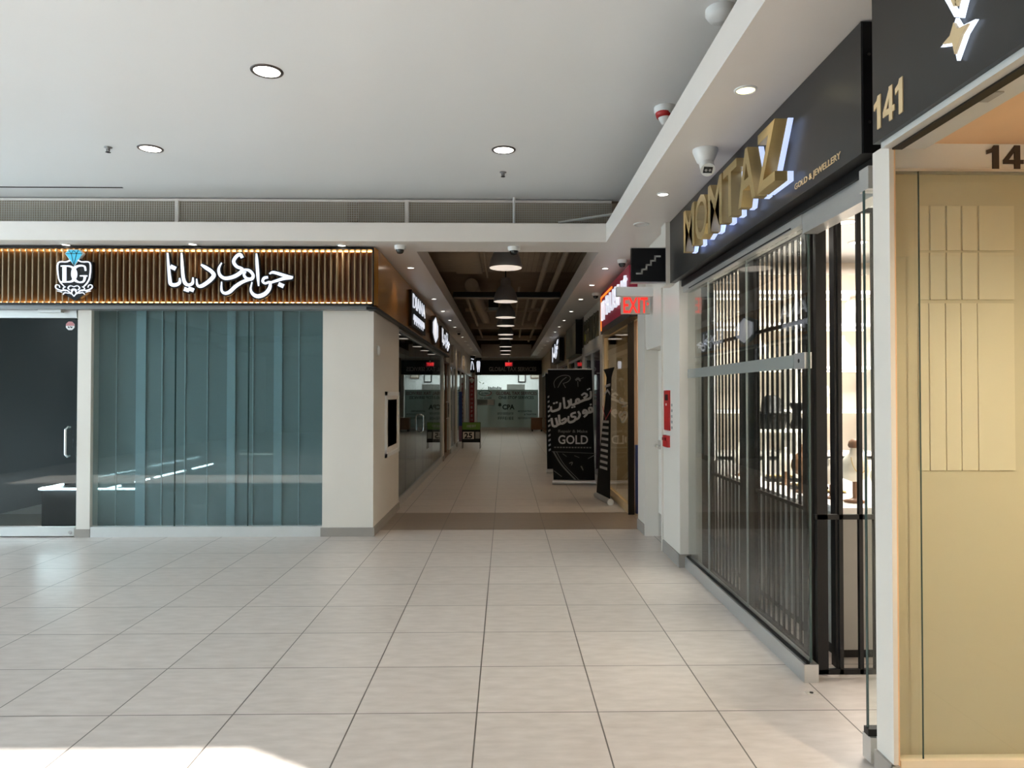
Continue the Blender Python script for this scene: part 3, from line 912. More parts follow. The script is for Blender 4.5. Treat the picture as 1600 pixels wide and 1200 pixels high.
# ================================================================== GOLD SHOP (right)
XG = 1.70
YN, YFAR = 3.96, 6.60
sg = thing('sign_box', (1.6, 5, 2.65), 'charcoal sign box of the gold shop with raised gold letters', 'sign')
MB().box(1.57, 1.72, 3.105, 6.77, 2.665, ZS - .006).build('panel', 'sign_black', sg)
MB().box(1.575, 1.72, 3.099, 3.105, 2.665, ZS - .01).build('end_cap', 'black', sg)
mb = MB()
for z in (2.80, 3.10): mb.cyl((1.60, 3.093, z), (1.60, 3.100, z), .008)
mb.build('screw', 'steel', sg)
def one_four_one(fr, h, w0, w1, name, m_, parent=None, **kw):
    """the digits 1 4 1 as heavy strokes of height h"""
    mb = MB()
    for u in (.0, 1.30):
        mb.prism([((u + a_) * h, b_ * h) for a_, b_ in ((.20, 0), (.42, 0), (.42, 1), (.24, 1), (.18, .88), (.0, .80), (.0, .62), (.20, .70))], fr, w0, w1)
    u = .56
    mb.prism([((u + a_) * h, b_ * h) for a_, b_ in ((.38, 0), (.58, 0), (.58, 1), (.38, 1))], fr, w0, w1 + .0006)
    mb.prism([((u + a_) * h, b_ * h) for a_, b_ in ((.0, .22), (.70, .22), (.70, .39), (.0, .39))], fr, w0, w1)
    mb.prism([((u + a_) * h, b_ * h) for a_, b_ in ((.0, .38), (.19, .38), (.40, .74), (.40, 1))], fr, w0, w1 - .0006)
    return mb.build(name, m_, parent, **kw)


# individual gold letters
nm = 'MOMTAZ'
ystart, yend = 5.775, 3.80
wid = [1.12, 1.1, 1.12, .95, 1.05, .95]
tot = sum(wid) + .10 * 5
yy = ystart
for ch, w in zip(nm, wid):
    L_ = (ystart - yend) * w / tot
    lt = text(ch, (1.52, yy, 2.755), 'right', .335, L_, .07, 'gold', 'gold_letter', sg, bold=.012, label='raised gold letter %s' % ch)
    text(ch, (1.55, yy - .004, 2.752), 'right', .340, L_ + .002, .03, 'e_halo', 'halo_light', lt, bold=.012, label='cool white glowing rim')
    yy -= L_ + (ystart - yend) * .10 / tot
text('GOLD & JEWELLERY', (1.57, 3.83, 2.70), 'right', .042, .53, .003, 'gold_paint', 'small_lettering', sg, bold=.006, label='small gold lettering')

# header rail with track
hr = thing('header_rail', (1.68, 5, 2.58), 'aluminium header track above the gold shop glass', 'track')
MB().box(1.64, 1.74, 3.15, 6.75, 2.61, 2.66).build('upper_track', 'black', hr)
MB().box(1.655, 1.745, 3.95, 6.62, 2.555, 2.61).box(1.66, 1.745, 3.15, 3.95, 2.50, 2.61).build('clamp_rail', 'alu', hr)
MB().box(1.651, 1.655, 4.1, 6.4, 2.56, 2.568).build('slot', 'black', hr)
# sill
gf = thing('glazed_shopfront', (XG, 5.2, .1), 'tall clear glass panels of the gold shop front', 'shopfront')
MB().box(1.66, 1.74, YN, 6.60, .0, .10).build('sill_rail', 'alu', gf)
MB().box(1.675, 1.695, YN + .01, 6.60, .10, .112).build('sill_gasket', 'black', gf)
for a, b in ((6.60, 5.955), (5.945, 5.005), (4.995, YN + .01)):
    MB().box(XG - .006, XG + .006, b, a, .11, 2.55).build('pane', 'glass_green', gf)
MB().box(XG - .0062, XG + .0062, YN + .004, YN + .012, .11, 2.55).build('glass_edge', 'edge', gf)
for yy in (5.95, 5.0): MB().box(XG - .007, XG + .007, yy - .001, yy + .001, .11, 2.55).build('joint', mat('pale_joint', (.28, .30, .29), .3), gf)
MB().box(XG - .009, XG - .0065, YN + .17, 6.60, 1.755, 1.835).build('frosted_band', 'frost', gf, label='grey frosted band')
lk = MB().box(XG - .02, XG + .02, YN + .02, YN + .17, 1.75, 1.84).build('lock_body', 'alu', gf)
MB().cyl((XG - .021, YN + .10, 1.795), (XG - .019, YN + .10, 1.795), .012, 14).build('keyhole', 'black', lk)
# lone clamp piece of the parked panel
pp = thing('parked_glass_panel', (1.7, 3.11, 0), 'parked glass door panel standing edge-on beside the near pillar', 'glass door')
MB().box(1.583, 1.90, 3.105, 3.117, .14, 2.50).build('pane', 'glass_green', pp)
MB().box(1.579, 1.583, 3.103, 3.119, .14, 2.50).build('glass_edge', 'edge', pp)
MB().box(1.575, 1.90, 3.075, 3.145, .01, .12).build('shoe', 'alu', pp)
MB().box(1.573, 1.90, 3.09, 3.13, .12, .15).build('shoe_gasket', 'black', pp)
MB().box(1.58, 1.90, 3.07, 3.15, 2.50, 2.60).build('top_clamp', 'alu', pp)

# ---- black folding gate behind the glass
GX = 1.84
gt = thing('folding_gate', (GX, 5.2, 0), 'black barred folding security gate behind the gold shop glass', 'gate')


def gate_run(y0, y1, n, nm_):
    mb = MB()
    for k in range(n):
        yy = y0 + (y1 - y0) * k / max(1, n - 1)
        mb.box(GX - .004, GX + .004, yy - .016, yy + .016, .05, 2.62)
    mb.build(nm_, 'gate', gt)


gate_run(6.30, 5.56, 9, 'bars')
gate_run(5.16, 4.44, 9, 'bars')
MB().box(GX - .02, GX + .02, 5.20, 5.52, .04, 2.62).build('solid_panel', 'gate', gt)
MB().box(GX - .02, GX + .02, 6.33, 6.60, .04, 2.62).build('solid_panel', 'gate', gt)
for z in (.905, 2.055, .04, 2.60):
    MB().box(GX - .014, GX + .014, 4.30, 6.6, z - .012, z + .012).build('rail', 'gate', gt)
# folded stack at the corner
for (xx, yy) in ((1.80, 4.22), (1.855, 4.19), (1.935, 4.15)):
    MB().box(xx - .022, xx + .022, yy - .03, yy + .03, .02, 2.63).build('post', 'gate', gt)
ug = thing('open_gate_leaf', (2.2, 4.05, 0), 'open black gate leaf with thin bars across the shop entrance', 'gate')
GYL = 4.02
for px in (1283, 1312, 1343, 1366, 1400):
    xx = P(px, 700, Y=GYL).x
    wdt = .030 if px == 1283 else .011
    MB().box(xx - wdt, xx + wdt, GYL - .012, GYL + .012, .03, 2.66).build('bar', 'gate', ug)
xg0 = P(1272, 700, Y=GYL).x
for z in (.04, .91, 2.65):
    MB().box(xg0, 2.55, GYL - .012, GYL + .012, z - .014, z + .014).build('rail', 'gate', ug)
mb = MB()
for px in (1312, 1335, 1362):
    xx = P(px, 300, Y=GYL).x
    mb.lathe([(.028, 2.69), (.034, 2.705), (.012, 2.72), (.004, 2.79)], (xx, GYL, 0), 14)
mb.build('trolley', 'steel', ug)
# floor socket
q = P(1268, 1083, Z=0)
t = thing('floor_bolt_plate', (q.x, q.y, 0), 'small steel bolt plate set in the floor at the glass end', 'floor plate')
MB().box(q.x - .03, q.x + .03, q.y - .02, q.y + .02, 0, .003).build('plate', 'steel', t)
MB().cyl((q.x, q.y, .003), (q.x, q.y, .0045), .01).build('hole', 'black', t)

# ---- interior of the gold shop
struct('wall_shop_interior', MB().box(1.9, 6.0, 6.95, 7.05, 0, ZS), 'cream')
struct('wall_shop_interior', MB().box(5.6, 5.7, 3.0, 7.0, 0, ZS), 'cream')
struct('wall_shop_interior', MB().box(1.9, 6.0, 6.60, 6.95, 2.55, 2.72), 'brown_wall')
struct('wall_partition', MB().box(1.92, 6.0, 3.02, 3.06, 0, ZS), 'cream')
struct('ceiling', MB().box(1.72, 6.0, 3.0, 7.0, 2.90, 2.95), 'ceil')
# shelving
shf = thing('wall_shelving', (3.6, 6.7, 0), 'cream lit wall shelving at the back of the gold shop', 'shelving')
for z in (1.05, 1.45, 1.85, 2.25, 2.55):
    MB().box(1.92, 5.5, 6.55, 6.93, z - .015, z + .015).build('shelf', 'white_gloss', shf)
for xx in (1.93, 2.7, 3.5, 4.3, 5.1):
    MB().box(xx - .012, xx + .012, 6.56, 6.93, .0, 2.55).build('divider', 'white_gloss', shf)
lm = MB()
for z in (1.45, 1.85, 2.25, 2.55): lm.box(1.95, 5.45, 6.86, 6.885, z - .028, z - .016)
lm.build('light_strip', 'e_shelf', shf, label='warm shelf lights')
MB().box(1.92, 5.5, 6.5, 6.93, 0, 1.0).build('cabinet', 'white_gloss', shf)
# counters
ct = thing('display_counter', (3.0, 4.5, 0), 'grey fronted display counter facing the gate of the gold shop', 'counter')
MB().box(2.02, 5.0, 4.30, 4.85, .06, .88).build('body', 'grey', ct)
MB().box(2.02, 5.0, 4.34, 4.85, 0, .06).build('plinth', 'black', ct)
MB().box(2.0, 5.0, 4.27, 4.88, .88, .92).build('top', 'white_gloss', ct)
ct = thing('display_counter', (2.25, 5.8, 0), 'dark display counter running along behind the folding gate', 'counter')
MB().box(2.02, 2.45, 4.95, 6.45, .06, .84).build('body', 'grey', ct)
MB().box(2.0, 2.48, 4.93, 6.47, .84, .88).build('top', 'white_gloss', ct)
MB().box(2.05, 2.45, 4.97, 6.45, 0, .06).build('plinth', 'black', ct)


def bust(x, y, z, s, label, m='fabric', group=None, base='wood'):
    t = thing('necklace_bust', (x, y, z), label, 'display bust', group)
    MB().lathe([(.065 * s, 0), (.07 * s, .01 * s), (.03 * s, .02 * s), (.014 * s, .03 * s), (.014 * s, .16 * s)], (x, y, z), 20).build('stand', base, t)
    mb = MB()
    prof = [(.02, .13), (.075, .15), (.095, .20), (.088, .25), (.06, .29), (.035, .31), (.028, .34), (.030, .37), (.012, .375)]
    n = 20; vs = []
    for r, h in prof:
        for k in range(n):
            a = 2 * PI * k / n
            vs.append((x + r * s * math.cos(a), y + r * s * .6 * math.sin(a), z + h * s))
    fs = [(i * n + k, i * n + (k + 1) % n, (i + 1) * n + (k + 1) % n, (i + 1) * n + k) for i in range(len(prof) - 1) for k in range(n)]
    mb.add(vs, fs, True); mb.add(vs[:n], [tuple(range(n))]); mb.add(vs[-n:], [tuple(range(n))])
    mb.build('torso', m, t)
    return t


q = P(1336, 800, Y=4.5)
bt = bust(q.x, 4.5, .92, 1.0, 'ivory necklace bust on the counter seen through the open gate leaf')
mb = MB().lathe([(.034, .345), (.040, .36), (.034, .385), (.015, .40)], (q.x, 4.5, .92), 16)
mb.build('dark_cap', 'wood', bt)
bn = MB()
ring = [(q.x + .05 * math.cos(a), 4.5 - .055 - .02 * abs(math.sin(a)), .92 + .29 - .10 * abs(math.sin(a))) for a in [PI * k / 12 for k in range(13)]]
bn.tube(ring, .003, 6).build('necklace', 'gold', bt)
for i, (px, lb) in enumerate(((1303, 'ivory bust on the counter nearest the gate posts'), (1380, 'ivory bust on the counter behind the near pillar'))):
    bust(P(px, 800, Y=4.62).x, 4.66, .92, .7, lb)
bust(2.2, 5.25, .88, .95, 'dark brown necklace bust seen through the gate bars', 'wood')
bust(2.25, 5.7, .88, .8, 'ivory necklace bust behind the middle gate bars')
bust(2.1, 6.35, .88, .8, 'ivory necklace bust behind the farthest gate bars')
# black head-shaped stands on shelf
def head_stand(x, y, z, s, label):
    t = thing('hat_stand', (x, y, z), label, 'display stand')
    MB().lathe([(.001, 0), (.10 * s, .0), (.12 * s, .08 * s), (.115 * s, .12 * s)], (x, y, z), 20).build('bowl', 'black', t)
    MB().lathe([(.15 * s, .125 * s), (.15 * s, .135 * s), (.085 * s, .14 * s), (.075 * s, .24 * s), (.04 * s, .27 * s)], (x, y, z), 20).build('hat', 'black', t)
head_stand(2.36, 6.30, 1.30, 1.1, 'black hat shaped display standing behind the gate bars')
MB().box(2.2, 2.75, 6.2, 6.45, 1.27, 1.30).box(2.3, 2.32, 6.3, 6.32, .88, 1.27).box(2.6, 2.62, 6.3, 6.32, .88, 1.27).build('display_riser', 'white_gloss', label='white riser shelf carrying the black displays in the gold shop', cat='shelf')
vz = thing('black_vase', (2.60, 6.32, 1.30), 'black waisted jewellery display beside the hat shaped one', 'display stand')
MB().lathe([(.055, 0), (.07, .03), (.03, .11), (.03, .15), (.07, .21), (.06, .23)], (2.60, 6.32, 1.30), 18).build('body', 'black', vz)
# bowls and rings of jewellery on counters
for k, (x, y) in enumerate(((2.28, 5.02), (2.3, 5.4), (2.75, 4.5), (2.3, 5.95))):
    t = thing('jewellery_tray', (x, y, .88 if y > 4.9 else .92), ['tray of gold rings at the near end of the dark counter', 'tray of gold rings in middle of the dark counter', 'tray of gold rings on the grey fronted counter', 'tray of gold rings at the far end of the dark counter'][k], 'tray')
    z = .88 if y > 4.9 else .92
    MB().box(x - .12, x + .12, y - .08, y + .08, z, z + .03).build('tray', 'black', t)
    mb = MB()
    for i in range(5):
        for j in range(3):
            cx, cy = x - .09 + i * .045, y - .05 + j * .05
            mb.lathe([(.010, .03), (.014, .034), (.014, .046), (.010, .05)], (cx, cy, z), 10)
    mb.build('rings', 'gold', t)
# ornaments on back shelves
orn = [(2.9, 1.865, 'pair of pale ornaments'), (3.2, 1.865, ''), (3.0, 1.465, ''), (3.7, 1.465, ''), (3.3, 2.265, ''), (2.4, 1.865, ''), (2.3, 2.265, '')]
pr = None
for x, z, _ in orn:
    lb = 'pale necklace bust on the lit back shelves of the gold shop'
    if pr is None:
        pr = bust(x, 6.72, z, .8, lb, 'cream', 'busts on the back shelves', 'cream'); 
    else:
        o = copy_tree(pr); o.location = (x, 6.72, z)
# ceiling lights inside the shop
t0 = None
for y in (4.6, 5.3, 6.0):
    for x in (2.1, 2.55, 3.0, 3.45):
        lb = 'round white ceiling light inside the gold shop'
        if t0 is None: t0 = downlight(x, y, 2.90, .17, 'e_shop', lb, 'ceiling lights in the gold shop', 'white')
        else: copy_tree(t0).location = (x, y, 2.90)
area('shop_light', (3.0, 5.4, 2.86), 1.8, 2.0, 300, (1, .93, .84))

# ================================================================== SHOP 141 (near right)
XP = 1.553
struct('wall_pillar', MB().box(XP, 1.572, 2.85, 2.98, 0, 2.621).box(1.572, 1.9, 2.96, 2.98, 0, 2.621), 'wall')
struct('baseboard_right', MB().box(XP - .012, XP, 2.84, 2.98, 0, .12).box(XP - .012, 1.572, 2.838, 2.85, 0, .12), 'base')
s4 = thing('number_sign_box', (1.6, 2, 2.6), 'charcoal sign box numbered 141 at the upper right', 'sign')
MB().box(1.50, 1.74, .9, 2.875, 2.622, ZS - .006).build('panel', 'sign_black', s4)
a = P(1367, 200, X=1.5); b = P(1412, 200, X=1.5)
one_four_one(frame((1.50, a.y, 2.668), *AX['right'], su=(a.y - b.y) / (1.72 * .135)), .135, 0, .004, 'number_lettering', 'gold_paint', s4, label='gold number')
# star emblem
def FX(u, v, w): return P(1476 + u, v, X=1.5) + Vector((-w, 0, 0))
star = [(29, 62 - 40), (38, 36), (56, 32), (44, 52), (48, 78), (34, 72), (20, 92), (18, 68), (3, 66), (18, 48)]
star = [(30, 26), (36, 40), (55, 31), (43, 54), (47, 68), (33, 66), (27, 94), (19, 70), (2, 73), (17, 56)]
star = [(25, 26), (33, 41), (55, 31), (40, 52), (27, 95), (20, 72), (2, 74), (18, 55)]
star = [(25, 28), (33, 41), (56, 30), (42, 53), (27, 95), (22, 71), (1, 74), (17, 56)]
es = thing('star_emblem_sign', P(1503, 95, X=1.49), 'white outlined gold star emblem on the sign numbered 141', 'sign')
def grow(poly, k):
    cx = sum(p[0] for p in poly) / len(poly); cy = sum(p[1] for p in poly) / len(poly)
    return [(cx + (u - cx) * k, cy + (v - cy) * k) for u, v in poly]
MB().prism(grow(star, 1.0), FX, .004, .016).build('outline', 'e_white', es, label='white glowing outline')
MB().prism(grow(star, .74), FX, .016, .026).build('star', 'gold_paint', es, label='gold star')
MB().strokes([[(2, -16, 7), (14, 4, 7), (25, 24, 7)], [(42, -16, 7), (36, 6, 7), (31, 26, 7)]], FX, .004, .016).build('ribbon_outline', 'e_white', es)
MB().strokes([[(14, -16, 6), (24, 8, 6)], [(34, -16, 6), (27, 8, 5)]], FX, .004, .018).build('ribbon', 'gold_paint', es)

tk = thing('door_track_box', (1.62, 2, 2.5), 'metal sliding door track box under the sign numbered 141', 'track')
MB().box(1.52, 1.70, .9, 2.85, 2.597, 2.621).build('track', 'alu_pale', tk)
MB().box(1.56, 1.60, .9, 2.84, 2.590, 2.598).build('slot', 'black', tk)
a = P(1547, 150, Z=2.597)
MB().box(a.x - .02, a.x + .02, a.y - .04, a.y + .04, 2.592, 2.597).build('label_plate', 'grey', tk)
PYY = 2.88
struct('ceiling', MB().box(1.742, 5.99, .5, PYY + .08, 2.637, 2.68), 'peach_wall')
struct('wall_partition', MB().box(1.58, 6.0, PYY + .02, PYY + .075, 2.524, 2.637), 'ceil')
struct('wall_partition', MB().box(1.572, 1.579, 2.852, PYY + .05, 0, 2.596), 'peach_wall')
a = P(1546, 262, Y=PYY)
one_four_one(frame((a.x, PYY + .019, a.z), *AX['cam'], su=1.25), .098, 0, .004, 'number_lettering', mat('brown_black_number', (.03, .02, .018), .4), None, label='dark number 141 on the pale transom above the beige glass', cat='number')
MB().box(1.58, 6.0, PYY - .01, PYY + .03, 2.514, 2.524).build('transom_rail', 'alu', label='thin metal rail under the pale numbered transom', cat='rail')
struct('window_3', MB().box(1.587, 6.0, PYY, PYY + .012, .13, 2.514), 'glass_green')
MB().box(1.582, 1.587, PYY - .002, PYY + .014, .13, 2.514).build('glass_edge', 'edge', label='dark edge of the beige glass panel beside the near pillar', cat='glass edge')
MB().box(P(1437, 700, Y=PYY).x, P(1437, 700, Y=PYY).x + .005, PYY - .004, PYY - .001, .13, 2.514).build('glass_joint', 'edge', label='thin vertical joint in the beige glass panel', cat='joint')
MB().box(1.587, 6.0, PYY - .02, PYY + .03, 0, .13).build('bottom_rail', 'beige_light', label='beige bottom rail under the beige glass panel', cat='rail')
bp_ = thing('backing_panel', (3, PYY + .09, 0), 'beige backing panel with a paler painted window reflection behind the near glass', 'panel')
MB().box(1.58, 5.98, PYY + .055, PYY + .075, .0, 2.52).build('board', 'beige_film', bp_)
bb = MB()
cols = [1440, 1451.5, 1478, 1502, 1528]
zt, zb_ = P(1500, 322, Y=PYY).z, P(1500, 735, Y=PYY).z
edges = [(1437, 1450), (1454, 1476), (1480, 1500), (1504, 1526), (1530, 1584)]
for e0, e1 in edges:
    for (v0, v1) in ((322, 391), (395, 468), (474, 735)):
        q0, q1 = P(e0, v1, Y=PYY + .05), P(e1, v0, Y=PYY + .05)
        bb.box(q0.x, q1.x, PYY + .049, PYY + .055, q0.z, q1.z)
bb.build('painted_reflection', 'beige_light', bp_)
for k_, (x_, y_) in enumerate(((2.15, 1.5), (3.6, 1.5), (2.4, .9))):
    downlight(x_, y_, 2.637, .10, 'e_down', 'recessed light in the peach ceiling of the numbered shop entrance', 'lights in the peach entrance ceiling', 'white')
    spot('lamp', (x_, y_, 2.61), 85, (1, .84, .62), 165, .05)
struct('wall_shop_interior', MB().box(4.4, 4.5, .5, 2.86, 0, 2.636).box(1.9, 4.5, .4, .5, 0, 2.636), 'beige_film')

# ================================================================== CORRIDOR, RIGHT SIDE
XR = 1.68
# orange shop: opening 8.56-9.54 then glass
struct('wall_shop_interior', MB().box(3.6, 3.7, 8.5, 12.2, 0, 2.9).box(XR + .1, 3.7, 12.15, 12.3, 0, 2.9), 'tan_wall')
struct('wall_shop_interior', MB().box(1.9, 3.7, 8.44, 8.56, 0, ZS), 'peach_wall')
struct('ceiling', MB().box(1.72, 3.7, 8.56, 12.2, 2.66, 2.7), 'ceil')
struct('wall_shop_interior', MB().box(1.80, 1.92, 9.75, 10.0, 0, 2.64), 'peach_wall')
glass_front(XR, 9.56, 12.05, 0, 2.60, (10.8,), 'corridor_shopfront', 'gold framed glass shopfront beside the tall leaning banner', 'gold_paint', 'glass', posts=(11.9,))
MB().box(XR - .04, XR + .04, 9.52, 9.56, 0, 2.6).build('glass_end_post', 'black', label='slim black end post of the shopfront by the stair door', cat='post')
MB().box(1.76, 2.05, 9.60, 9.72, .35, .92).box(1.76, 2.05, 9.60, 9.72, .0, .35).build('blue_box', 'blue', label='blue display box inside the peach lit doorway', cat='box')
area('shop_light', (2.7, 10.4, 2.62), 1.2, 2.5, 24, (1, .85, .62))
area('shop_light', (2.1, 9.1, 2.62), .4, .6, 8, (1, .78, .5))
rs = thing('lit_red_sign', (1.52, 9.9, 2.6), 'lit red sign with white and orange letters beyond the EXIT sign', 'sign')
MB().box(1.50, 1.64, 8.62, 11.15, 2.64, 3.18).build('panel', 'e_redpanel', rs)
MB().box(1.50, 1.638, 8.60, 11.2, 2.55, 2.64).build('lower_edge', 'sign_black', rs)
text('IT', (1.50, 10.98, 2.74), 'right', .28, .34, .03, 'e_letter', 'small_word', rs, bold=.0)
text('RUSH', (1.50, 10.5, 2.78), 'right', .28, 1.45, .03, 'e_letter', 'white_lettering', rs, bold=.0)
MB().box(1.49, 1.51, 11.12, 11.16, 2.60, 3.12).box(1.49, 1.51, 10.0, 11.16, 3.10, 3.13).build('neon_edge', 'e_orange', rs)
cx = P(976, 442, X=1.48)
MB().box(1.47, 1.50, cx.y - .03, cx.y + .03, cx.z - .09, cx.z + .09).box(1.47, 1.50, cx.y - .09, cx.y + .09, cx.z + .02, cx.z + .05).build('white_cross', 'e_letter', rs)
struct('wall_right', MB().box(1.64, 1.9, 8.56, 12.1, 2.62, ZS), 'wall')

units = [
    # y0, y1, glass y0,y1, interior mat, sign spec
    (12.05, 15.0, 'purple', 'tan_wall', 'glass shopfront with mauve interior behind the leaning banners'),
    (15.0, 18.6, 'dark_wall', 'brown_wall', 'dark glass shopfront under the green and black sign'),
    (18.6, 22.5, 'brown_wall', 'tan_wall', 'brown glass shopfront midway down the right corridor wall'),
    (22.5, 26.2, 'dark_wall', 'brown_wall', 'dark glass shopfront under the white lit Persian sign'),
    (26.2, 32.4, 'brown_wall', 'tan_wall', 'farthest glass shopfront on the right corridor wall')]
for y0, y1, im, wm_, lb in units:
    struct('wall_pillar', MB().box(XR - .04, XR + .2, y0, y0 + .32, 0, 2.6), 'wall' if im != 'brown_wall' else 'tan_wall')
    struct('wall_header', MB().box(XR - .03, XR + .2, y0, y1, 2.45, ZS), 'wall' if im == 'purple' else wm_)
    struct('wall_shop_interior', MB().box(3.2, 3.3, y0, y1, 0, 2.6).box(XR + .1, 3.2, y1 - .06, y1, 0, 2.6), im)
    struct('baseboard_right', MB().box(XR - .055, XR - .04, y0, y0 + .32, 0, .12), 'base')
    glass_front(XR, y0 + .32, y1, 0, 2.45, ((y0 + y1) / 2 + .2,), 'corridor_shopfront', lb, 'alu' if im != 'brown_wall' else 'wood', 'glass_dark', posts=((y0 + y1) / 2 + .2,))
    area('shop_light', (2.4, (y0 + y1) / 2, 2.55), .8, 1.5, {'purple': 10, 'dark_wall': 5, 'brown_wall': 5}[im], (1, .85, .85) if im == 'purple' else (1, .85, .65))
struct('ceiling', MB().box(1.72, 3.3, 12.2, 32.4, 2.6, 2.64), 'brown_wall')
# signs of these shops
gs = thing('upright_letter_sign', (1.64, 13.6, 2.62), 'row of dull gold upright letters above the mauve shop', 'sign')
MB().strokes(marks(7, 2.2, .42, 5), frame((1.65, 14.75, 2.66), *AX['right']), 0, .03, sub=1).build('lettering', mat('olive_letters', (.10, .09, .05), .5), gs)
MB().box(1.62, 1.65, 14.55, 14.75, 2.64, 2.90).build('yellow_mark', mat('yellow_mark', (.35, .33, .03), .5), gs)
gs = thing('hanging_shop_sign', (1.5, 15.7, 2.5), 'dark green projecting sign box beyond the upright letters', 'sign')
MB().box(1.52, 1.66, 15.3, 17.9, 2.50, 3.20).build('panel', mat('dark_olive_panel', (.055, .06, .03), .35), gs)
MB().box(1.50, 1.67, 15.26, 15.30, 2.48, 3.22).build('edge', 'black', gs)
ps2 = thing('lit_persian_sign', (1.5, 23.5, 2.5), 'black sign with bright white Persian letters far down the right side', 'sign')
ya, yb = P(863, 545, X=1.5).y, P(874, 545, X=1.5).y
MB().box(1.50, 1.62, yb, ya, 2.56, 3.20).build('panel', 'black', ps2)
Wd = ya - yb
MB().strokes([[(.08 * Wd, .08, .12), (.10 * Wd, .5, .10)], [(.16 * Wd, .30, .08), (.35 * Wd, .20, .10), (.5 * Wd, .32, .09)], [(.42 * Wd, .2, .10), (.45 * Wd, .52, .12)],
              [(.55 * Wd, .15, .10), (.7 * Wd, .28, .14), (.62 * Wd, .42, .08), (.8 * Wd, .38, .1)], [(.72 * Wd, .52, .09), (.85 * Wd, .56, .09)]],
             frame((1.50, ya, 2.58), *AX['right']), 0, .02).build('lettering', 'e_letter', ps2)

# ================================================================== CORRIDOR, LEFT SIDE
XL = -1.55
lefts = [(17.2, 19.3, 'wood', 'wood', 'brown wooden shop doorway after the dark glass front'),
         (19.3, 22.0, 'dark_wall', 'alu', 'glass shopfront behind the green price board'),
         (22.0, 26.5, 'brown_wall', 'alu', 'glass shopfront past the green price board'),
         (26.5, 32.4, 'brown_wall', 'alu', 'farthest glass shopfront on the left corridor wall')]
for y0, y1, im, fm_, lb in lefts:
    struct('wall_pillar', MB().box(XL - .2, XL + .04, y0, y0 + .38, 0, 2.6), 'wall')
    struct('wall_header', MB().box(XL - .2, XL + .03, max(y0, 18.2), y1, 2.45, ZS), 'wall')
    struct('wall_shop_interior', MB().box(-3.2, -3.1, max(y0, 18.05), y1, 0, 2.6), im)
    struct('baseboard_left', MB().box(XL + .04, XL + .055, y0, y0 + .38, 0, .12), 'base')
    fl_ = glass_front(XL, y0 + .38, y1, 0, 2.45, ((y0 + y1) / 2 + .2,), 'corridor_shopfront', lb, fm_, 'glass_dark', posts=((y0 + y1) / 2 + .2,))
    if y0 == 17.2: MB().tube([(XL + .03, 18.3, 1.0), (XL + .09, 18.3, 1.02), (XL + .09, 18.3, 1.4), (XL + .03, 18.3, 1.42)], .018).build('pull_handle', 'steel', fl_)
struct('ceiling', MB().box(-3.2, -1.7, 18.05, 32.4, 2.6, 2.64), 'brown_wall')
for y in (20.5, 24, 29): area('shop_light', (-2.3, y, 2.55), .6, 1.5, 4, (1, .85, .65))
# wall sconces: slim vertical strips catching light above the shopfronts
for k, y in enumerate((20.0, 23.2, 25.4)):
    MB().box(XL + .03, XL + .09, y, y + .12, 2.5, 3.0).build('wall_fin', 'cream', label='slim cream vertical fin on the upper left corridor wall, %s' % ('nearest', 'middle', 'farthest')[k], cat='wall fin')
# blue banner
vb = thing('vertical_banner', (-1.45, 22.8, .6), 'blue vertical poster on the left wall above the price board', 'banner')
a, b = P(717, 690, Y=22.9), P(722, 612, Y=22.9)
MB().box(a.x, b.x, 22.9, 22.93, a.z, b.z).build('poster', 'blue', vb)
MB().box(a.x, b.x, 22.89, 22.9, a.z, a.z + .5).build('lower_print', 'purple', vb)
# red vertical banner with letters
RYB = 28.5
a, b = P(733.5, 663, Y=RYB), P(741, 590, Y=RYB)
rb = thing('vertical_banner', ((a.x + b.x) / 2, RYB, a.z), 'dark red vertical banner with pale letters beside the end shop', 'banner')
MB().box(a.x, b.x, RYB, RYB + .03, a.z, b.z).build('cloth', 'dark_red', rb)
mb = MB()
MB().lathe([(.03, 0), (.07, .08), (.09, .14), (.04, .2)], ((a.x + b.x) / 2, RYB - .02, b.z - .22), 10).build('pale_emblem', 'white', rb)
for k in range(9):
    zt_ = b.z - .40 - k * .165
    MB().strokes(marks(1, .09, .08, k), frame(((a.x + b.x) / 2 - .045, RYB, zt_), *AX['cam']), 0, .004, sub=1).build('lettering', 'silver_ink', rb)
# black tooth sign and lit sign
TY = 26.0
a, b = P(735, 582, Y=TY), P(742, 556, Y=TY)
t = thing('lit_letter_sign', ((a.x + b.x) / 2, TY, a.z), 'small black sign with lit white pattern at the corridor end', 'sign')
MB().box(a.x, b.x, TY, TY + .1, a.z, b.z).build('panel', 'black', t)
MB().strokes([[(.02, .1, .03), (.05, .4, .03), (.10, .3, .03), (.12, .1, .03)], [(.03, .5, .03), (.12, .48, .03)]], frame((a.x, TY, a.z), *AX['cam']), 0, .01).build('lettering', 'e_letter', t)
TY = 27.5
a, b = P(743, 586, Y=TY), P(752, 559, Y=TY)
t = thing('tooth_sign', ((a.x + b.x) / 2, TY, a.z), 'black sign with a lit white tooth at the corridor end', 'sign')
MB().box(a.x, b.x, TY, TY + .1, a.z, b.z).build('panel', 'black', t)
fq = frame(((a.x + b.x) / 2, TY, (a.z + b.z) / 2), *AX['cam'])
MB().prism([(-.07, .17), (-.03, .22), (0, .19), (.03, .22), (.07, .17), (.07, .02), (.04, -.22), (.015, -.22), (0, -.04), (-.015, -.22), (-.04, -.22), (-.07, .02)], fq, 0, .02).build('tooth', 'e_letter', t)

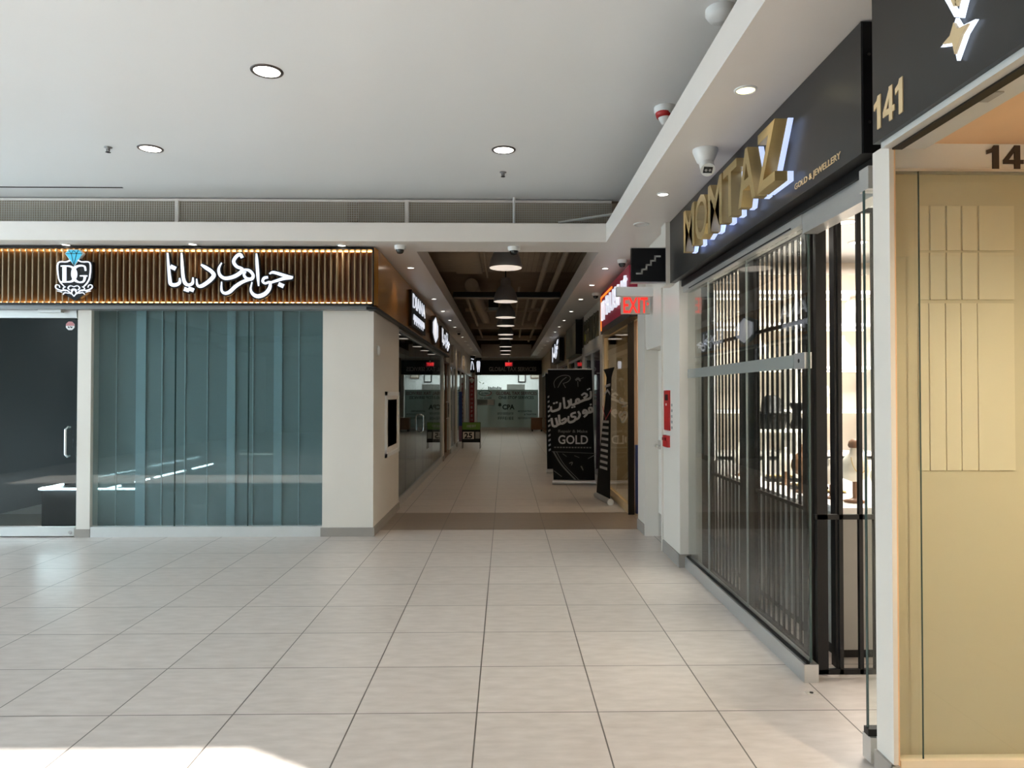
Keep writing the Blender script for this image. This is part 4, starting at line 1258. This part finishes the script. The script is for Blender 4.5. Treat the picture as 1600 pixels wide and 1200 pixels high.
# A-frame price board
AY = 21.2
a, b = P(721.5, 701, Y=AY), P(750.5, 660, Y=AY)
af = thing('a_frame_board', ((a.x + b.x) / 2, AY, 0), 'green and black A-frame price board standing in the corridor', 'sign board')
xw0, xw1 = a.x, b.x
tl = 4
zb0 = b.z
for x in (xw0 + .012, xw1 - .012):
    MB().cyl((x, AY, 0), (x, AY + .16, zb0), .012, 8).build('leg', 'grey', af)
    MB().cyl((x, AY + .38, 0), (x, AY + .20, zb0), .012, 8).build('leg', 'grey', af)
fA = lambda u, v, w: Vector((xw0 + u, AY + .16 * (v / zb0) - w, v))
Wa = xw1 - xw0
MB().prism([(0, .19), (Wa, .19), (Wa, zb0), (0, zb0)], fA, .0, .02).build('panel', 'black', af)
MB().prism([(0.01, zb0 - .22), (Wa - .01, zb0 - .22), (Wa - .01, zb0 - .01), (0.01, zb0 - .01)], fA, .02, .024).build('green_header', 'green', af, label='green header')
ua, va = Vector((1, 0, 0)), Vector((0, .16 / zb0, 1)).normalized()
na = ua.cross(va)
MB().strokes(marks(6, .28, .07, 3), lambda u, v, w: fA(.14 + u, zb0 - .15 + v, .0245 + w), 0, .002, sub=1).build('header_lettering', 'silver_ink', af)
MB().prism([(.03, .29), (.36, .29), (.36, .50), (.03, .50)], fA, .02, .023).build('price_card', 'cream', af)
text('25', fA(.07, .30, .0235), None, .18, .24, .003, 'black', 'price_lettering', af, axes=(ua, va, na), bold=.03)
MB().prism([(.40, .30), (.53, .30), (.53, .50), (.40, .50)], fA, .02, .023).build('side_card', 'grey', af)

# ================================================================== END SHOP
YE = 32.4
struct('wall_back', MB().box(-1.75, 1.9, YE, YE + .1, 2.5, ZS), 'wall')
struct('wall_pillar', MB().box(-1.75, P(743, 600, Y=YE).x, YE, YE + .15, 0, 2.5).box(P(842, 600, Y=YE).x, 1.9, YE, YE + .15, 0, 2.5), 'wall')
ex0, ex1 = P(744, 600, Y=YE).x, P(841, 600, Y=YE).x
es_ = thing('end_shop_sign', (0, YE - .06, 2.5), 'long black sign reading GLOBAL TAX SERVICES at the corridor end', 'sign')
a, b = P(744, 585, Y=YE - .08), P(846, 563, Y=YE - .08)
MB().box(a.x, b.x, YE - .08, YE, a.z, b.z).build('panel', 'black', es_)
p0 = P(764, 580, Y=YE - .08); p1 = P(838, 574, Y=YE - .08)
text('GLOBAL TAX SERVICES', (p0.x, YE - .08, p0.z), 'cam', .19, p1.x - p0.x, .01, 'silver_ink', 'lettering', es_, bold=.02)
# exit sign at end
EY2 = 30.5
a, b = P(789, 572.5, Y=EY2), P(801, 566, Y=EY2)
t = thing('exit_sign', ((a.x + b.x) / 2, EY2, a.z), 'small red exit sign hanging before the black end shop sign', 'exit sign')
MB().box(a.x, b.x, EY2, EY2 + .04, a.z, b.z).build('panel', 'e_redpanel', t)
text('EXIT', (a.x + .04, EY2, a.z + .03), 'cam', b.z - a.z - .06, b.x - a.x - .08, .01, 'e_red', 'lettering', t)
MB().box((a.x + b.x) / 2 - .015, (a.x + b.x) / 2 + .015, EY2 + .01, EY2 + .03, b.z, ZS + .03).build('hanger', 'grey', t)
# glass: clear top, frosted lower part
zfr = P(790, 609, Y=YE).z
zf0 = P(790, 668, Y=YE).z
ef = thing('office_glass_front', (0, YE + .03, 0), 'glass front of the tax office with frosted lower part at the corridor end', 'shopfront')
MB().box(ex0, ex1, YE + .02, YE + .04, zfr, 2.5).build('clear_pane', 'glass', ef)
MB().box(ex0, ex1, YE + .02, YE + .04, .12, zfr).build('frosted_pane', 'frost_end', ef, label='frosted grey green glass')
MB().box(ex0, ex1, YE, YE + .06, 0, .12).build('sill', 'alu', ef)
MB().box(ex0 - .02, ex0 + .05, YE, YE + .06, .12, 2.5).build('frame_side', 'wall', ef)


def et(s, px0, py, px1, h, m_, nm='lettering', bold=.02):
    q0, q1 = P(px0, py, Y=YE), P(px1, py, Y=YE)
    text(s, (q0.x, YE + .018, q0.z), 'cam', h * YE / F, q1.x - q0.x, .004, m_, nm, ef, bold=bold)


def em_(n, px0, py, px1, h, seed):
    q0, q1 = P(px0, py, Y=YE), P(px1, py, Y=YE)
    MB().strokes(marks(n, q1.x - q0.x, h * YE / F, seed), frame((q0.x, YE + .018, q0.z), *AX['cam']), 0, .004, sub=1).build('small_lettering', 'ink', ef)


et('GLOBAL TAX SERVICES', 775, 617, 839, 5.2, 'maroon', 'red_lettering')
et('ONE-STOP SERVICES', 779, 623.5, 834, 4.6, 'ink')
et('CPA', 785, 640, 804, 8.0, 'ink', 'large_lettering', .04)
em_(12, 777, 648, 803, 3.4, 1)
et('ACCOUNTING', 809, 644, 831, 3, 'ink')
et('& TAXATION', 819, 649, 838, 3, 'ink')
em_(13, 809, 655, 838, 3.2, 4)
em_(7, 778, 655.5, 803, 3.8, 2)
q = P(781, 633, Y=YE)
leaf = [(0, .13), (.03, .07), (.07, .09), (.055, .02), (.09, .0), (.03, -.05), (.008, -.05), (.008, -.10), (-.008, -.10), (-.008, -.05), (-.03, -.05), (-.09, 0), (-.055, .02), (-.07, .09), (-.03, .07)]
MB().prism(leaf, frame((q.x, YE + .018, q.z), *AX['cam']), 0, .004).build('leaf_mark', 'ink', ef)
q = P(758, 614, Y=YE)
MB().strokes([[(.28 * math.cos(t_), .12 * math.sin(t_), .03) for t_ in [PI * (.15 + 1.7 * k / 14) for k in range(15)]]], frame((q.x, YE + .018, q.z), *AX['cam']), 0, .004).build('oval_logo', 'ink', ef)
MB().strokes([[(.28 * math.cos(t_), .12 * math.sin(t_), .03) for t_ in [PI * (-.45 + .6 * k / 8) for k in range(9)]]], frame((q.x, YE + .018, q.z), *AX['cam']), .004, .006).build('oval_logo_red', 'red', ef)
et('GLOBAL', 752, 616, 764, 3, 'ink'); et('TAX SERVICES', 749, 623, 768, 2.2, 'ink')
a, b = P(744, 633.5, Y=YE), P(773, 624, Y=YE)
MB().box(a.x, b.x, YE + .012, YE + .018, a.z, b.z).build('notice_paper', mat('grey_paper', (.25, .28, .27), .6), ef)
a, b = P(761.5, 633, Y=YE), P(772, 624.5, Y=YE)
MB().box(a.x, b.x, YE + .008, YE + .012, a.z, b.z).build('white_notice', mat('white_paper', (.75, .75, .72), .6), ef)
# office behind
struct('wall_shop_interior', MB().box(-2.5, 2.8, 36.0, 36.1, 0, 3.0).box(-2.5, -2.4, 32.5, 36, 0, 3).box(2.7, 2.8, 32.5, 36, 0, 3), 'ceil')
struct('ceiling', MB().box(-2.5, 2.8, 32.5, 36, 2.9, 3.0), 'ceil')
area('office_light', (0, 34.5, 2.85), 3, 2, 80, (.9, 1, .97))
pf = thing('picture_frame', (.5, 35.98, 1.9), 'black framed certificate on the tax office wall', 'picture')
a, b = P(809.5, 597.5, Y=35.9), P(821.5, 583, Y=35.9)
MB().box(a.x, b.x, 35.94, 35.99, a.z, b.z).build('frame', 'black', pf)
MB().box(a.x + .05, b.x - .05, 35.93, 35.94, a.z + .05, b.z - .05).build('certificate', 'white', pf)
a, b = P(829, 591.5, Y=35.9), P(843, 584, Y=35.9)
pf = thing('picture_frame', (1.5, 35.98, 1.9), 'pale framed picture at right of the tax office wall', 'picture')
MB().box(a.x, b.x, 35.94, 35.99, a.z, b.z).build('frame', 'wood', pf)
MB().box(a.x + .04, b.x - .04, 35.93, 35.94, a.z + .04, b.z - .04).build('picture', 'cream', pf)
a, b = P(792, 640, Y=34.2), P(820, 600.5, Y=34.2)
MB().box(a.x, b.x, 34.2, 34.8, 0, b.z).build('reception_partition', 'grey', label='dark grey reception partition inside the tax office', cat='partition')
a, b = P(762, 640, Y=34.6), P(784, 604, Y=34.6)
t = thing('bookshelf', ((a.x + b.x) / 2, 34.8, 0), 'low bookshelf with dark binders inside the tax office', 'shelf')
MB().box(a.x, b.x, 34.6, 34.9, 0, b.z - .15).build('case', 'grey', t)
mb = MB()
for k in range(9):
    x = a.x + .02 + k * (b.x - a.x) / 9.3
    mb.box(x, x + .05, 34.62, 34.8, b.z - .15, b.z - .02 * (k % 3))
mb.build('binders', 'ink', t)
t = thing('potted_plant', (-1.1, 33.6, 0), 'green leafy office plant behind the end shop glass', 'plant')
pc = P(751, 610, Y=33.6)
MB().lathe([(.12, 0), (.16, .3), (.17, .32)], (pc.x, 33.6, 0), 14).build('pot', 'white', t)
mb = MB().cyl((pc.x, 33.6, .3), (pc.x, 33.6, 1.6), .02)
mb.build('stem', 'wood', t)
mb = MB()
for k in range(60):
    an = random.uniform(0, 2 * PI); r = random.uniform(.05, .35); z = random.uniform(1.2, 2.3)
    cc = Vector((pc.x + r * math.cos(an), 33.6 + r * math.sin(an) * .6, z))
    u = Vector((math.cos(an), math.sin(an), random.uniform(-.5, .7))) * .10; v = Vector((-math.sin(an), math.cos(an), 0)) * .035
    mb.add([cc - u, cc + v, cc + u, cc - v, cc + Vector((0, 0, .006))], [(0, 1, 4), (1, 2, 4), (2, 3, 4), (3, 0, 4), (0, 3, 2, 1)])
mb.build('leaves', 'leaf', t)
a, b = P(830, 672, Y=31.2), P(844, 654, Y=31.2)
t = thing('wooden_bench', ((a.x + b.x) / 2, 31.3, 0), 'reddish brown wooden cabinet at the right end of the corridor', 'cabinet')
MB().box(a.x, 1.6, 31.2, 31.7, .08, b.z).build('body', 'wood', t)
MB().box(a.x - .02, 1.62, 31.18, 31.72, b.z, b.z + .03).build('top', 'wood', t)
for xx in (a.x + .03, 1.55): MB().box(xx, xx + .05, 31.22, 31.68, 0, .08).build('foot', 'black', t)

# ================================================================== BANNERS
def banner(xb0, xb1, yb0, yb1, xt0, xt1, yt0, yt1, H, name, label, m='black_matte', prof=None):
    """roll-up banner from base line to top line; returns frame over the cloth (0..1, 0..1)"""
    B0, B1 = Vector((xb0, yb0, .07)), Vector((xb1, yb1, .07))
    T0, T1 = Vector((xt0, yt0, H)), Vector((xt1, yt1, H))
    nn = (B1 - B0).cross(T0 - B0).normalized()
    def fr_(u, v, w):
        a_ = B0.lerp(B1, u); b_ = T0.lerp(T1, u)
        return a_.lerp(b_, v) + nn * w
    t = thing(name, ((xb0 + xb1) / 2, (yb0 + yb1) / 2, 0), label, 'banner')
    vs = []; fs = []
    n1, n2 = 6, 28
    for side in (0, -.004):
        for j in range(n2 + 1):
            for i in range(n1 + 1):
                ua_, ub_ = prof(j / n2) if prof else (0, 1)
                vs.append(fr_(ua_ + (ub_ - ua_) * i / n1, j / n2, side))
    k = (n1 + 1) * (n2 + 1)
    for j in range(n2):
        for i in range(n1):
            q_ = j * (n1 + 1) + i
            fs.append((q_, q_ + 1, q_ + n1 + 2, q_ + n1 + 1)); fs.append((k + q_, k + q_ + n1 + 1, k + q_ + n1 + 2, k + q_ + 1))
    MB().add(vs, fs).build('cloth', m, t)
    if prof is None: MB().cyl(fr_(0, 1, -.002), fr_(1, 1, -.002), .012, 10).build('top_bar', 'alu', t)
    d_ = (B1 - B0).normalized()
    p0_, p1_ = B0 - d_ * .02, B1 + d_ * .02
    p0_.z = p1_.z = .045
    MB().cyl(p0_, p1_, .042, 16).build('base_cassette', 'alu', t)
    return t, fr_


BY = 12.75
b0, b1 = P(865, 752, Y=BY), P(928.5, 757, Y=BY)
BH = P(890, 577, Y=BY).z
xt0, xt1 = P(856, 577, Y=BY).x, P(924, 576, Y=BY).x
# rear banner first
rbn, rfr = banner(P(855, 727, Y=14.6).x, P(905, 727, Y=14.6).x, 14.6, 14.6, P(852, 580, Y=14.6).x, P(903, 580, Y=14.6).x, 14.6, 14.6, P(855, 583, Y=14.6).z, 'roll_up_banner', 'rear black roll-up banner mostly hidden behind the gold repair banner')
mb = MB()
for k in range(12):
    v = .2 + .05 * k
    mb.strokes([[(.06, v, .02), (.12, v + .012, .02)]], rfr, 0, .003, sub=1)
mb.build('icons', 'silver_ink', rbn)
bn_, bf = banner(b0.x, b1.x, BY, BY - .1, xt0, xt1, BY + .02, BY - .08, BH, 'roll_up_banner', 'black roll-up banner with Persian writing and the word GOLD')
# convert zoom region 6 (840 + u*.15, 540 + v*.15) to banner coordinates
def bz(px, py):
    v = (752 - py) / (752 - 577)
    xl_ = 865 + (856 - 865) * v; xr_ = 928.5 + (924 - 928.5) * v
    return (px - xl_) / (xr_ - xl_), v
def BF(u, v, w):
    a_, b_ = bz(840 + u * .15, 540 + v * .15)
    return bf(a_, b_, w)
L1 = [[(140, 640, 16), (146, 685, 20), (185, 680, 20), (228, 658, 20), (236, 600, 16)], [(165, 606, 14), (178, 602, 14)], [(192, 598, 14), (206, 594, 14)],
      [(270, 545, 18), (282, 655, 18)], [(318, 575, 18), (332, 615, 20), (322, 640, 18), (298, 655, 14)],
      [(345, 560, 16), (350, 618, 20), (395, 606, 20), (400, 570, 20), (424, 560, 18), (430, 592, 20), (405, 604, 18)],
      [(352, 648, 13), (364, 645, 13)], [(376, 642, 13), (388, 639, 13)],
      [(430, 592, 20), (480, 570, 20), (545, 545, 20), (548, 478, 16)],
      [(455, 520, 14), (484, 500, 18), (512, 520, 18), (478, 548, 18)], [(512, 462, 12), (522, 459, 12)], [(530, 452, 12), (541, 450, 12)]]
L2 = [[(146, 762, 18), (160, 840, 20), (205, 832, 20), (190, 760, 18)], [(222, 728, 18), (236, 815, 20), (290, 795, 20), (288, 762, 18), (250, 785, 16)], [(205, 832, 18), (240, 815, 18)],
      [(392, 700, 16), (352, 716, 18), (352, 742, 18), (392, 748, 18), (380, 785, 20), (335, 802, 20), (318, 782, 18), (322, 740, 14)],
      [(420, 690, 16), (436, 720, 20), (424, 755, 18), (400, 775, 14)],
      [(498, 700, 18), (470, 708, 18), (478, 676, 18), (505, 682, 18), (508, 715, 20), (480, 745, 16)],
      [(505, 705, 18), (560, 690, 20), (556, 650, 18), (530, 655, 16), (535, 685, 16)], [(542, 618, 14), (554, 614, 14)]]
MB().strokes(L1 + L2, BF, 0.001, .004, mul=1.25, sub=3).build('persian_lettering', 'silver_ink', bn_, label='silver Persian letters')


def banner_text(s, u0, v0, u1, hpx, m_, nm='lettering'):
    """letters lying on the cloth of the leaning banner"""
    o0, o1 = BF(u0, v0, .002), BF(u1, v0, .002)
    U_ = (o1 - o0).normalized(); V_ = (BF(u0, v0 - 100, .002) - o0).normalized()
    text(s, o0, None, hpx * .15 * BY / F, (o1 - o0).length, .003, m_, nm, bn_, axes=(U_, V_, U_.cross(V_)), bold=.015)


banner_text('GOLD', 215, 1030, 520, 92, 'silver_ink', 'gold_word')
banner_text('Repair & Make', 215, 920, 515, 40, 'grey_ink', 'small_lettering')
banner_text('647 000 0000', 175, 1075, 345, 16, 'grey_ink', 'phone_lettering') if False else None
mb = MB().strokes([[(175 + 30 * k, 1065, 14), (190 + 30 * k, 1065, 14)] for k in range(13)], BF, .001, .003, sub=1)
mb.build('phone_line', 'grey_ink', bn_)
MB().strokes([[(180, 440, 6), (170, 390, 7), (200, 340, 7), (260, 312, 8), (320, 315, 8), (340, 345, 8), (310, 380, 8), (265, 395, 6)], [(210, 440, 6), (250, 370, 10), (300, 330, 8)], [(265, 395, 6), (290, 440, 8)]], BF, .001, .003).build('monogram', 'grey_ink', bn_)
MB().strokes([[(395, 360, 20), (420, 345, 26), (440, 370, 16)], [(415, 375, 8), (418, 430, 5)], [(440, 350, 6), (475, 335, 5)]], BF, .001, .003).build('gem_print', 'grey_ink', bn_)
mb = MB().strokes([[(150, 1110, 5), (600, 1125, 5)], [(165, 1110, 14), (250, 1250, 14), (400, 1410, 14)], [(195, 1110, 6), (280, 1250, 6), (430, 1405, 6)],
                   [(590, 1140, 10), (520, 1180, 6)], [(330, 1230, 10), (360, 1220, 10), (350, 1250, 8)], [(450, 1260, 14), (470, 1300, 10)], [(170, 1310, 8), (250, 1370, 8)], [(260, 1130, 5), (300, 1160, 5)], [(380, 1150, 5), (430, 1170, 5)]], BF, .001, .003)
mb.build('tool_print', 'grey_ink', bn_)

# second banner: oblique, leaning, in front of the glass shopfront
q0 = P(932, 778, Z=0); q1 = P(953, 789, Z=0)
q1.x = min(q1.x, 1.58)
T0 = P(944, 572, Y=q0.y - .1); T1 = P(962, 566, Y=q1.y)
t2, f2 = banner(q0.x, q1.x, q0.y, q1.y, P(945, 570, Y=q0.y).x, P(957, 570, Y=q1.y).x, q0.y, q1.y, 2.0, 'roll_up_banner', 'narrow black roll-up banner turned sideways before the gold framed glass',
                 prof=lambda v: (.30 - 1.0 * max(0, v - .94) / .06 * .5, .88 + max(0, v - .94) / .06 * .35) if v > .80 else (.0 + .30 * max(0, v - .3) / .5, 1 - .12 * v / .8))
mb = MB()
for k in range(9):
    v = .22 + .045 * k
    mb.strokes([[(.15, v, .02), (.75, v + .005, .02)]], f2, .001, .004, sub=1)
mb.strokes([[(.2, .80, .02), (.5, .83, .02), (.8, .80, .02)], [(.2, .86, .02), (.8, .87, .02)]], f2, .001, .004, sub=1)
mb.build('lettering', 'silver_ink', t2)
MB().strokes([[(.05, .70, .012), (.45, .60, .012), (.95, .68, .012)]], f2, .001, .004, sub=1).build('red_mark', 'red', t2)
pe = f2(1, 0, 0); 
dd = (f2(0, 0, 0) - f2(1, 0, 0)).normalized()
e0 = Vector((pe.x, pe.y, .045)) - dd * .02
MB().cyl(e0, e0 - dd * .012, .048, 18).build('end_cap', 'white', t2)
# shop window lettering behind the second banner
t = thing('window_lettering', (1.65, 10.2, 1.0), 'pale Persian vinyl letters on the gold framed shop glass', 'lettering')
fw = lambda u, v, w: P(840 + u * .15, 540 + v * .15, X=1.672) + Vector((-w, 0, 0))
MB().strokes([[(865, 545, 16), (862, 585, 18), (930, 600, 18)], [(880, 640, 16), (930, 620, 16)], [(870, 730, 14), (905, 690, 16), (930, 715, 16), (915, 770, 18), (880, 800, 16), (862, 760, 10)]], fw, 0, .003).build('letters', mat('pale_vinyl', (.45, .40, .30), .5), t)

# ================================================================== PENDANTS AND SERVICES
lampY = [9.62, 13.1, 15.8, 17.7, 20.3, 21.8, 25.4, 27.7, 30.2]
pl = None
for k_, y in enumerate(lampY):
    plb = '%s grey bell shaped pendant lamp from the camera, in the corridor row' % ORD[k_]
    if pl is None:
        x, z = .0, 3.316
        pl = thing('pendant_lamp', (x, y, z), plb, 'pendant lamp', 'pendant lamps in the corridor')
        R = .22
        MB().lathe([(R, 0), (R * 1.02, .010), (R * .99, .05), (R * .93, .11), (R * .83, .17), (R * .68, .23), (R * .50, .275), (R * .42, .295), (R * .42, .385), (R * .36, .40), (R * .36, .43), (R * .15, .44)], (x, y, z), 36).build('shade', 'lamp_grey', pl)
        MB().lathe([(R * .985, -.004), (R * .985, .002), (R * .9, .010)], (x, y, z), 36).build('diffuser', 'e_pend', pl)
        MB().cyl((x, y, z + .41), (x, y, z + 1.03), .012).build('stem', 'black', pl)
        spot('lamp', (x, y, z - .02), 34, (1, .77, .52), 130, .12, pl)
    else:
        o = copy_tree(pl); o.location = (0, y, 3.316); o['label'] = plb
# ducts, beams, pipes
bb = thing('ceiling_duct', (-.3, 11.5, 3.95), 'large dusty duct above the first pendant lamps', 'duct')
MB().box(-1.6, 1.6, 9.0, 14.2, 4.05, 4.33).build('duct_body', 'duct', bb)
mb = MB()
for k in range(16): mb.box(-.1 + k * .1, -.092 + k * .1, 9.0, 14.2, 4.042, 4.05)
mb.build('seams', 'plenum', bb)
MB().box(-.95, -.45, 11.8, 13.9, 3.96, 4.05).build('access_panel', 'duct', bb)
MB().box(-1.05, 1.10, 14.25, 14.33, 3.56, 3.66).build('ceiling_beam', 'black', label='black cross beam above the second pendant lamp', cat='beam')
MB().box(-1.05, 1.10, 14.5, 14.58, 3.56, 3.60).build('ceiling_strut', 'duct', label='brown strut just behind the black cross beam', cat='beam')
for k, y in enumerate((21.5, 26.0)):
    MB().box(-1.05, 1.10, y, y + .2, 3.6, 3.75).build('ceiling_beam', 'duct', label=('brown cross beam midway down the open ceiling', 'brown cross beam near the far end of the open ceiling')[k], cat='beam')
for k, x in enumerate((.72, 1.0)):
    MB().cyl((x, 8.35, 3.93), (x, 22, 3.93), .055, 14).build('ceiling_pipe', 'duct', label=('long brown pipe nearer the lamps under the open ceiling', 'long brown pipe at the right edge of the open ceiling')[k], cat='pipe')
MB().cyl((.28, 14.6, 3.8), (.28, 24, 3.8), .025).build('ceiling_pipe', 'duct', label='thin pipe beside the row of lamps in the open ceiling', cat='pipe')
MB().cyl((-.7, 14.6, 3.85), (-.6, 22, 3.9), .14, 16).build('flexible_duct', 'duct', label='round flexible duct at left of the open ceiling', cat='duct')
MB().box(-.42, -.18, 17.5, 18.1, 3.75, 4.1).build('ceiling_speaker', 'black', label='black box hanging left of the lamps in the open ceiling', cat='speaker')

for k, (x, y0_, y1_, z, r_) in enumerate(((.5, 14.8, 26, 3.72, .03), (-.35, 9.2, 13.9, 3.9, .02), (.9, 15, 28, 3.7, .04), (-.85, 14.8, 27, 3.7, .035))):
    MB().cyl((x, y0_, z), (x, y1_, z), r_, 10).build('ceiling_pipe', 'duct', label=('thin lengthwise pipe right of the pendant lamps beyond the black beam', 'thin lengthwise conduit left of the first pendant lamp', 'lengthwise pipe by the right edge of the open ceiling beyond the beam', 'lengthwise pipe by the left edge of the open ceiling beyond the beam')[k], cat='pipe')
for k, y in enumerate((16.2, 18.6, 23.6)):
    MB().box(-1.05, 1.10, y, y + .08, 3.78, 3.86).build('ceiling_strut', 'duct', label=('first thin cross strut beyond the black beam', 'second thin cross strut beyond the black beam', 'farthest thin cross strut in the open ceiling')[k], cat='beam')
